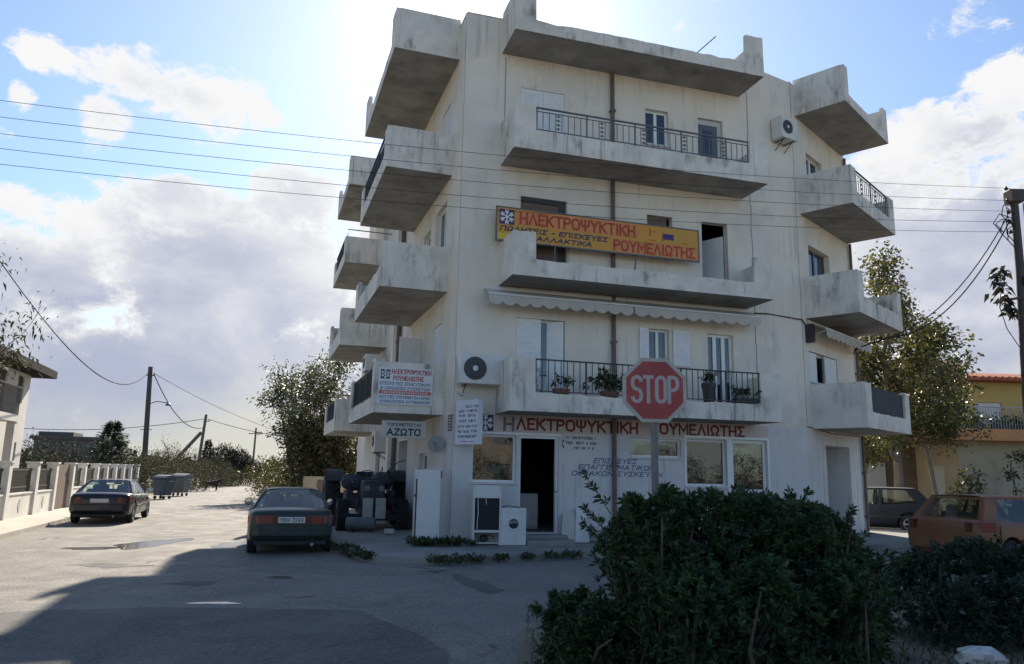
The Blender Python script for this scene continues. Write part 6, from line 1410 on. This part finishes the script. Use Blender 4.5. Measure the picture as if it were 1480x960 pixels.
def bush(name, label, cat, lumps, leaf, m, cnt, seed=0, group=None, width=.4, stems=6, shell=.72, rough=.16, zmin=-9., stemm=None, curl=.2):
    """foliage spread through uneven lumps (x, y, z, rx, ry, rz), denser towards the outside"""
    rs = np.random.RandomState(seed); x0, y0 = lumps[0][0], lumps[0][1]; t = thing(name, label, cat, (x0, y0, gz(x0)), group)
    vol = np.array([l[3] * l[4] * l[5] for l in lumps]) ** .75; vol /= vol.sum(); P, D = [], []
    for l, v in zip(lumps, vol):
        n = int(cnt * v); q = rs.normal(0, 1, (n, 3)); q /= np.linalg.norm(q, axis=1, keepdims=True)
        r = shell + (1 - shell) * rs.uniform(0, 1, n); r *= 1 + rough * np.sin(q[:, 0] * 5 + seed) * np.cos(q[:, 1] * 4 + 1.3 * seed) + rough * .7 * np.sin(q[:, 2] * 9 + q[:, 0] * 7) + rs.normal(0, rough * .35, n)
        inner = rs.uniform(0, 1, n) < .25; r[inner] *= rs.uniform(.3, 1, inner.sum())
        p = np.array(l[:3]) + q * r[:, None] * np.array(l[3:6]); d = q + rs.normal(0, .65, (n, 3)) + (0, 0, .25); P.append(p); D.append(d)
    P = np.concatenate(P); D = np.concatenate(D); k = P[:, 2] > np.maximum(zmin, .012 * np.clip(P[:, 0], -60, 0)) ; P, D = P[k], D[k]
    b = MB()
    for i in range(stems):
        l = lumps[i % len(lumps)]; o = Vector((l[0] + rs.normal(0, l[3] * .25), l[1] + rs.normal(0, l[4] * .25), gz(l[0]) - .05)); e = Vector((l[0] + rs.normal(0, l[3] * .45), l[1] + rs.normal(0, l[4] * .45), l[2] + l[5] * rs.uniform(.2, .75))); b.tube([o, (o + e) / 2 + Vector(rs.normal(0, .06, 3)) * l[3], e], [.02 + .012 * l[5], .014 + .006 * l[5], .005], 5)
    b.build('stem', stemm or BARK, t); leaf_cloud('foliage', P, D, leaf, m, t, width=width, seed=seed, curl=curl); return t
def sprigs(P, D, rs, k=9, ln=.10):
    """whorls of leaves round the twig tips"""
    Q, E = [], []
    for p, d in zip(P, D):
        d = Vector(d).normalized(); a = d.orthogonal().normalized(); c = d.cross(a)
        for j in range(k):
            th = 2.4 * j + rs.uniform(-.3, .3); w = rs.uniform(.5, 1.5); Q.append(Vector(p) - d * ln * .35 * (j / k)); E.append(d * (1.2 - .8 * j / k) + (a * math.cos(th) + c * math.sin(th)) * w)
    return [tuple(q) for q in Q], [tuple(e) for e in E]
def hedge(label, tops, depth, seed, n, leaf=.085, m=HEDGELEAF):
    """dense evergreen shrub: a row of upright stems ending in leaf whorls; tops = (x, y, height, radius)"""
    rs = np.random.RandomState(seed); t = thing('shrub', label, 'bush', (tops[0][0], tops[0][1], .05)); b = MB(); P, D = [], []
    w = np.array([h * r for _, _, h, r in tops]); w /= w.sum()
    for (x, y, h, r), q in zip(tops, w):
        for s in range(4):
            o = Vector((x + rs.normal(0, r * .3), y + rs.normal(0, r * .3), .0)); e = Vector((x + rs.normal(0, r * .5), y + rs.normal(0, r * .5), h * rs.uniform(.7, .95))); b.tube([o, o.lerp(e, .5) + Vector(rs.normal(0, .08, 3)), e], [.022, .014, .006], 5)
        for k in range(int(n * q)):
            th = rs.uniform(0, 6.28); f = rs.uniform(0, 1) ** .75; z = h * (.06 + .94 * f); prof = (1 - max(0, (z / h - .55) / .45) ** 2.2) ** .5 * (.82 + .18 * math.sin(z * 5 + x * 3)); rr = r * prof * (rs.uniform(.0, 1) ** .38) * (1 + .22 * math.sin(th * 3 + x * 7 + z * 6) * math.sin(z * 9 + y * 5))
            p = Vector((x + math.cos(th) * rr, y + math.sin(th) * rr, z + rs.normal(0, .035))); P.append(p); D.append((math.cos(th) * .7 + rs.normal(0, .35), math.sin(th) * .7 + rs.normal(0, .35), .75 + rs.normal(0, .35)))
    for (x, y, h, r) in tops:                     # ragged leaders standing out of the mass
        for s in range(9):
            th = rs.uniform(0, 6.28); o = Vector((x + math.cos(th) * r * rs.uniform(.1, .95), y + math.sin(th) * r * rs.uniform(.1, .95), h * rs.uniform(.55, .92))); d = Vector((math.cos(th) * rs.uniform(.1, .9), math.sin(th) * rs.uniform(.1, .9), rs.uniform(.5, 1.1))); ln = rs.uniform(.14, .34) * min(1, h); b.tube([o, o + d * ln], [.006, .003], 4)
            for q in range(6): P.append(o + d * ln * (.3 + .7 * q / 5) + Vector(rs.normal(0, .012, 3))); D.append(tuple(d + Vector(rs.normal(0, .25, 3))))
    b.build('stem', BARK, t); P, D = sprigs(P, D, rs); leaf_cloud('foliage', P, D, leaf, m, t, width=.34, seed=seed, curl=.12); return t

# --- the dark bushes in front
hedge('big dark evergreen bush before the shop, the stop sign rising out of it', [(1.10, 6.75, 1.44, .34), (1.36, 6.60, 1.50, .42), (1.75, 6.7, 1.50, .54), (2.28, 6.8, 1.46, .52), (2.72, 6.95, 1.40, .46), (3.05, 7.1, 1.16, .38), (1.25, 7.6, 1.42, .36), (1.6, 7.75, 1.50, .5), (2.4, 7.8, 1.48, .5), (3.1, 7.8, 1.34, .44), (3.42, 7.5, .92, .34), (1.42, 6.05, .95, .42), (2.0, 6.1, 1.0, .5), (2.7, 6.3, .95, .45)], 1, 5, 6600, leaf=.066)
hedge('small low shoot of evergreen leaves at the left foot of the big bush', [(.46, 6.75, .58, .20), (.62, 6.5, .48, .24), (.66, 7.0, .62, .20), (.85, 6.6, .55, .25)], 1, 6, 640, leaf=.066)
hedge('lower blue green bush at the right edge in front of the orange hatchback', [(4.5, 8.6, .86, .45), (5.2, 8.7, 1.0, .5), (5.9, 8.6, 1.04, .5), (6.6, 8.7, 1.04, .5), (4.5, 7.9, .62, .42), (5.2, 7.8, .72, .5), (5.9, 7.9, .75, .5)], 1, 7, 3600, leaf=.06, m=HEDGELEAF2)
# verge grass
rs = np.random.RandomState(12); P, D = [], []
for i in range(5200):
    x, y = rs.uniform(.2, 6.6), rs.uniform(5.6, 9.4)
    if y < 5.4 + .0 * x: continue
    P.append((x, y, .05)); D.append((rs.normal(0, .45), rs.normal(0, .45), 1))
tag(leaf_cloud('verge_grass', P, D, .16, GRASSL, width=.06, seed=3, curl=.35), 'dark grass on the verge round the foot of the bushes', 'grass', kind='stuff')
def weeds(label, spots, n, h, seed):
    rs = np.random.RandomState(seed); P, D = [], []
    for i in range(n):
        x, y, r = spots[rs.randint(len(spots))]; a = rs.uniform(0, 6.28); q = r * rs.uniform(0, 1) ** .5; P.append((x + math.cos(a) * q, y + math.sin(a) * q, (.10 if label.startswith('p') else 0) + rs.uniform(0, h * .6))); D.append((rs.normal(0, .7), rs.normal(0, .7), .9))
    return tag(leaf_cloud('weeds', P, D, h * .55, GRASSL, width=.32, seed=seed, curl=.25), label[2:], 'weeds', kind='stuff')
weeds('p dark weeds round the foot of the tall refrigerator', [(-1.95, 16.45, .2), (-1.6, 16.4, .22), (-1.3, 16.5, .2), (-1.1, 16.6, .12)], 420, .24, 1)
weeds('p small weeds at the wall corner beside the stripped refrigerator', [(-.95, 16.75, .14), (-.75, 16.5, .1)], 110, .18, 2)
weeds('k row of dark weeds along the kerb in front of the shop', [(-1.25, 14.25, .2), (-1.0, 14.22, .26), (-.6, 14.45, .2), (-.1, 14.75, .15), (.4, 15.05, .15), (.9, 15.3, .18), (1.3, 15.55, .2)], 620, .20, 3)
weeds('k weeds at the pavement corner behind the grey saloon', [(-2.85, 14.9, .2), (-3.1, 15.5, .22), (-3.3, 16.1, .22), (-2.6, 14.6, .12)], 420, .20, 4)

# --- big tree on the right side of the side street
tree('street_tree', 'tall bushy grey green tree on the side street just left of the apartment block', 'tree', (-13.3, 47.0, gz(-12.4)), 6.2, 3.9, .20, .22, TREELEAF, per_tip=9, seed=21, bark=BARKG, first=.08, up=.48, nb=(14, 5, 3), fill=.26, width=.42)
bush('roadside_bush', 'dark undergrowth at the foot of the tall bushy street tree', 'bush', [(-12.8, 46, 1.0, 2.6, 2, 1.7), (-10.6, 45, 1.0, 2.2, 2, 1.5), (-14.6, 48.5, .6, 1.3, 1.6, 1.1)], .17, OLIVE, 10000, 22)
tree('yellowing_tree', 'olive coloured tree between the street tree and the far end of the block', 'tree', (-9.6, 44.5, -.1), 4.4, 2.3, .14, .26, OLIVE, per_tip=14, seed=23, first=.1, up=.5, nb=(9, 4, 3), fill=.4)
# --- trees on the right
tree('plane_tree', 'large leafy tree with yellowing top behind the right side of the block', 'tree', (15.1, 30.0, 0), 8.5, 2.7, .2, .15, YELLEAF, per_tip=13, seed=31, bark=BARKG, first=.22, up=.5, nb=(13, 5, 3), fill=.20, width=.6)
tree('garden_tree', 'spreading loose tree in front of the yellow house', 'tree', (17.5, 31.2, 0), 5.4, 3.2, .12, .15, YELLEAF, per_tip=10, seed=33, bark=BARKG, first=.5, up=.32, nb=(8, 4, 3), fill=.2, width=.55)
tree('garden_tree', 'darker low branching tree beside the balcony edge of the yellow house', 'tree', (15.4, 33.4, 0), 5.2, 2.0, .14, .15, OLIVE, per_tip=13, seed=34, bark=BARKG, first=.25, up=.4, nb=(9, 4, 3), fill=.24, width=.55)
bush('garden_bush', 'leafy bush by the porch door of the yellow house', 'bush', [(18.9, 31.8, .9, .7, .6, 1.0), (19.2, 31.9, 1.7, .45, .4, .6)], .20, OLIVE, 620, 35)
bush('garden_bush', 'bush against the beige wall at the right edge', 'bush', [(21.7, 31.6, .8, 1.0, .7, .9), (22.6, 31.8, 1.3, .8, .6, .9)], .20, YELLEAF, 800, 36)
bush('garden_hedge', 'low mixed hedge in front of the yellow house', 'hedge', [(19.6, 30.6, .35, 1.6, .6, .6), (21.4, 30.8, .35, 1.6, .6, .6), (23.6, 30.8, .4, 1.4, .6, .7)], .18, OLIVE, 1300, 37)
t = bush('climbing_plant', 'thin climber hanging on the beige wall below the orange balcony', 'climber', [(22.0, 33.0, 2.7, .7, .08, .35), (22.9, 33.05, 2.3, .5, .08, .3), (21.6, 33.0, 2.0, .5, .08, .3)], .16, YELLEAF, 420, 38, shell=.1)
# --- left: near tree whose branches enter the view, and its shade
lt = tree('near_tree', 'thin leaved tree at the left edge with drooping twigs entering the view', 'tree', (-10.3, 13.0, gz(-12)), 6.6, 3.5, .15, .11, SCRUBL, per_tip=14, seed=41, first=.2, up=.36, nb=(13, 5, 4), fill=.2, width=.32, droop=.5, curl=.45)
# --- left background
t = thing('conifer', 'dark pointed conifer behind the white fence', 'tree', (-25.0, 48, gz(-25)), None); b = MB(); b.tube([(-25, 48, -.4), (-24.95, 48, 4.5)], [.14, .02], 7); b.build('trunk', BARK, t)
rs = np.random.RandomState(51); P, D = [], []
for i in range(190):
    z = .2 + 4.15 * rs.uniform(0, 1) ** .8; ln = (4.75 - z) * .52 * rs.uniform(.7, 1.15); a = rs.uniform(0, 6.28)
    for k in range(42): f = rs.uniform(.1, 1); P.append((-25 + math.cos(a) * ln * f + rs.normal(0, .05), 48 + math.sin(a) * ln * f + rs.normal(0, .05), z + .25 * ln * f * f - .1 * f + rs.normal(0, .05))); D.append((math.cos(a) + rs.normal(0, .5), math.sin(a) + rs.normal(0, .5), .25 + rs.normal(0, .3)))
leaf_cloud('crown', P, D, .24, CONIF, t, width=.16, seed=51)
bush('garden_hedge', 'dark green hedge behind the white fence, left of the conifer', 'hedge', [(-24.0, 41.2, 1.2, 1.9, 1.3, 1.7), (-26.2, 43.2, 1.0, 1.6, 1.2, 1.7), (-30.5, 49.0, 1.2, 2.0, 1.3, 2.2), (-21.9, 37.4, .9, 1.2, 1.0, 1.5)], .15, FARL, 11000, 52)
bush('garden_bush', 'dark bush right of the conifer behind the fence', 'bush', [(-28.0, 54, .9, 1.9, 1.4, 1.6), (-28.8, 57, .8, 1.8, 1.4, 1.5)], .16, FARL, 5500, 53)
bush('roadside_scrub', 'pale green scrub bush behind the rubbish containers', 'bush', [(-26.8, 60, .9, 2.2, 2, 1.9), (-29.6, 62, 1.0, 2.0, 2, 2.0), (-25.4, 62, .6, 1.3, 1.4, 1.2)], .15, SCRUBL, 9000, 54)
bush('roadside_scrub', 'brownish scrub in front of the braced pole', 'bush', [(-31.5, 76, 1.1, 2.6, 2, 2.1), (-34.2, 78, 1.4, 2.4, 2, 2.3), (-29.4, 77, .6, 1.5, 1.6, 1.3)], .17, SCRUBL, 9500, 55)
bush('roadside_scrub', 'reedy pale scrub at the roadside right of the braced pole', 'bush', [(-32.0, 84, .9, 1.9, 1.6, 1.9), (-30.0, 83, .5, 1.3, 1.4, 1.2)], .17, SCRUBL, 5500, 56)
tree('bare_tree', 'thin bare tree between the tall pole and the braced pole', 'tree', (-35.2, 80, -.5), 6.2, 1.7, .07, .10, SCRUBL, per_tip=.15, seed=57, bark=BARKG, first=.3, up=.7, nb=(8, 4, 3), fill=.2)
bush('far_tree', 'dark round far tree at the end of the side street', 'tree', [(-33.8, 92, 1.9, 2.5, 2.2, 2.1), (-32.2, 93, 1.5, 1.9, 2, 1.8), (-34.6, 92, 3.0, 1.5, 1.5, 1.3), (-32.6, 92, 2.8, 1.3, 1.4, 1.2)], .26, FARL, 8500, 58)
t = thing('far_conifer', 'small dark conifer just left of the far round tree', 'tree', (-36.3, 92, -.5)); b = MB(); b.tube([(-36.3, 92, -.5), (-36.3, 92, 4.6)], [.14, .02], 6); b.build('trunk', BARK, t)
rs = np.random.RandomState(59); P, D = [], []
for i in range(1500):
    z = .2 + 4.6 * rs.uniform(0, 1); r = (5.1 - z) * .26 * rs.uniform(.2, 1) * (1 + .3 * math.sin(z * 6)); a = rs.uniform(0, 6.28); P.append((-36.3 + r * math.cos(a), 92 + r * math.sin(a), z)); D.append((math.cos(a), math.sin(a), rs.normal(.2, .5)))
leaf_cloud('crown', P, D, .36, FARL, t, width=.3, seed=59)
bush('far_bush', 'low dark bush on the right at the far end of the side street', 'bush', [(-26.5, 86, .8, 2.8, 2.0, 1.5), (-22.6, 80, .9, 2.8, 2, 1.7), (-20.0, 72, .8, 2.4, 2, 1.6), (-29.2, 95, 1.0, 2.4, 2, 1.7)], .2, FARL, 11000, 60)
# grass at the end of the road and a wood far off as one mass
rs = np.random.RandomState(61); P, D = [], []
for i in range(6000):
    tt = rs.uniform(18, 75); dd_ = 1.2 + rs.uniform(0, 1) ** 1.5 * 4.5; p = RE + UL * tt - NL * (dd_ - .6); P.append((p.x, p.y, gz(p.x))); D.append((rs.normal(0, .5), rs.normal(0, .5), 1))
tag(leaf_cloud('roadside_grass', P, D, .34, SCRUBL, width=.12, seed=61), 'rough grass along the right side of the sunlit side street', 'grass', kind='stuff')
rs = np.random.RandomState(62); P, D = [], []
for i in range(26000):
    x = rs.uniform(-260, 120); y = 150 + 70 * rs.uniform(0, 1) + .12 * abs(x); h = 2.2 + 2.6 * (.5 + .5 * math.sin(x * .11 + 2 * math.sin(x * .037))) + 1.2 * math.sin(x * .47); P.append((x, y, gz(x) + h * rs.uniform(0, 1) ** .7)); D.append(tuple(rs.normal(0, 1, 3)))
tag(leaf_cloud('far_wood', P, D, 1.5, FARL, width=.6, seed=62), 'far dark line of trees on the horizon', 'trees', kind='stuff')
# --- across the road, behind the camera: what the shop windows mirror
t = thing('opposite_house', 'dull beige two storey house across the road from the shop', 'house', (4, -22, 0))
b = MB(); HO = Frame((-6, -20), (-1, 0), (0, 1)); oo = [(-38 + 3.6 * k, -36.4 + 3.6 * k, z, z + 1.4) for k in range(10) for z in (1.0, 4.0)]; wall_sheet(b, HO, -40, 0, 0, 6.2, oo); b.build('wall', mat('dull_beige_wall', (.20, .175, .14), .9, .1, 1), t)
b = MB(); b.box((14, -27, 6.35), (41, 14, .3)); b.build('roof', CONCRETE, t); b = MB()
for o in oo: b.fbox(HO, o[0], o[1], -.2, -.15, o[2], o[3])
b.build('window', GREYBLUE, t)
for i, (x, y, h, lab) in enumerate(((-3.5, -12, 5.5, 'leafy tree across the road to the left of the opposite house'), (13, -13.5, 5.0, 'leafy tree across the road in front of the opposite house'), (21, -8, 6.0, 'leafy tree across the road to the right of the opposite house'))):
    tree('opposite_tree', lab, 'tree', (x, y, gz(x)), h, 2.2, .14, .30, FARL, per_tip=6, seed=70 + i, nb=(7, 4, 2), fill=.4)

bush('reflection_hedge', 'unseen dark tall hedge added across the road to darken the shop window reflections', 'hedge', [(9, -7.5, 1.2, 2.4, 1.4, 1.7), (12.5, -5.5, 1.2, 2.4, 1.4, 1.9), (16, -3.5, 1.2, 2.4, 1.5, 1.8), (19.5, -1.4, 1.2, 2.4, 1.5, 2.0), (23, .6, 1.2, 2.4, 1.5, 1.9), (26.5, 2.6, 1.2, 2.4, 1.4, 1.8)], .13, FARL, 34000, 81)  # added out of view so the shop panes mirror something dark low down
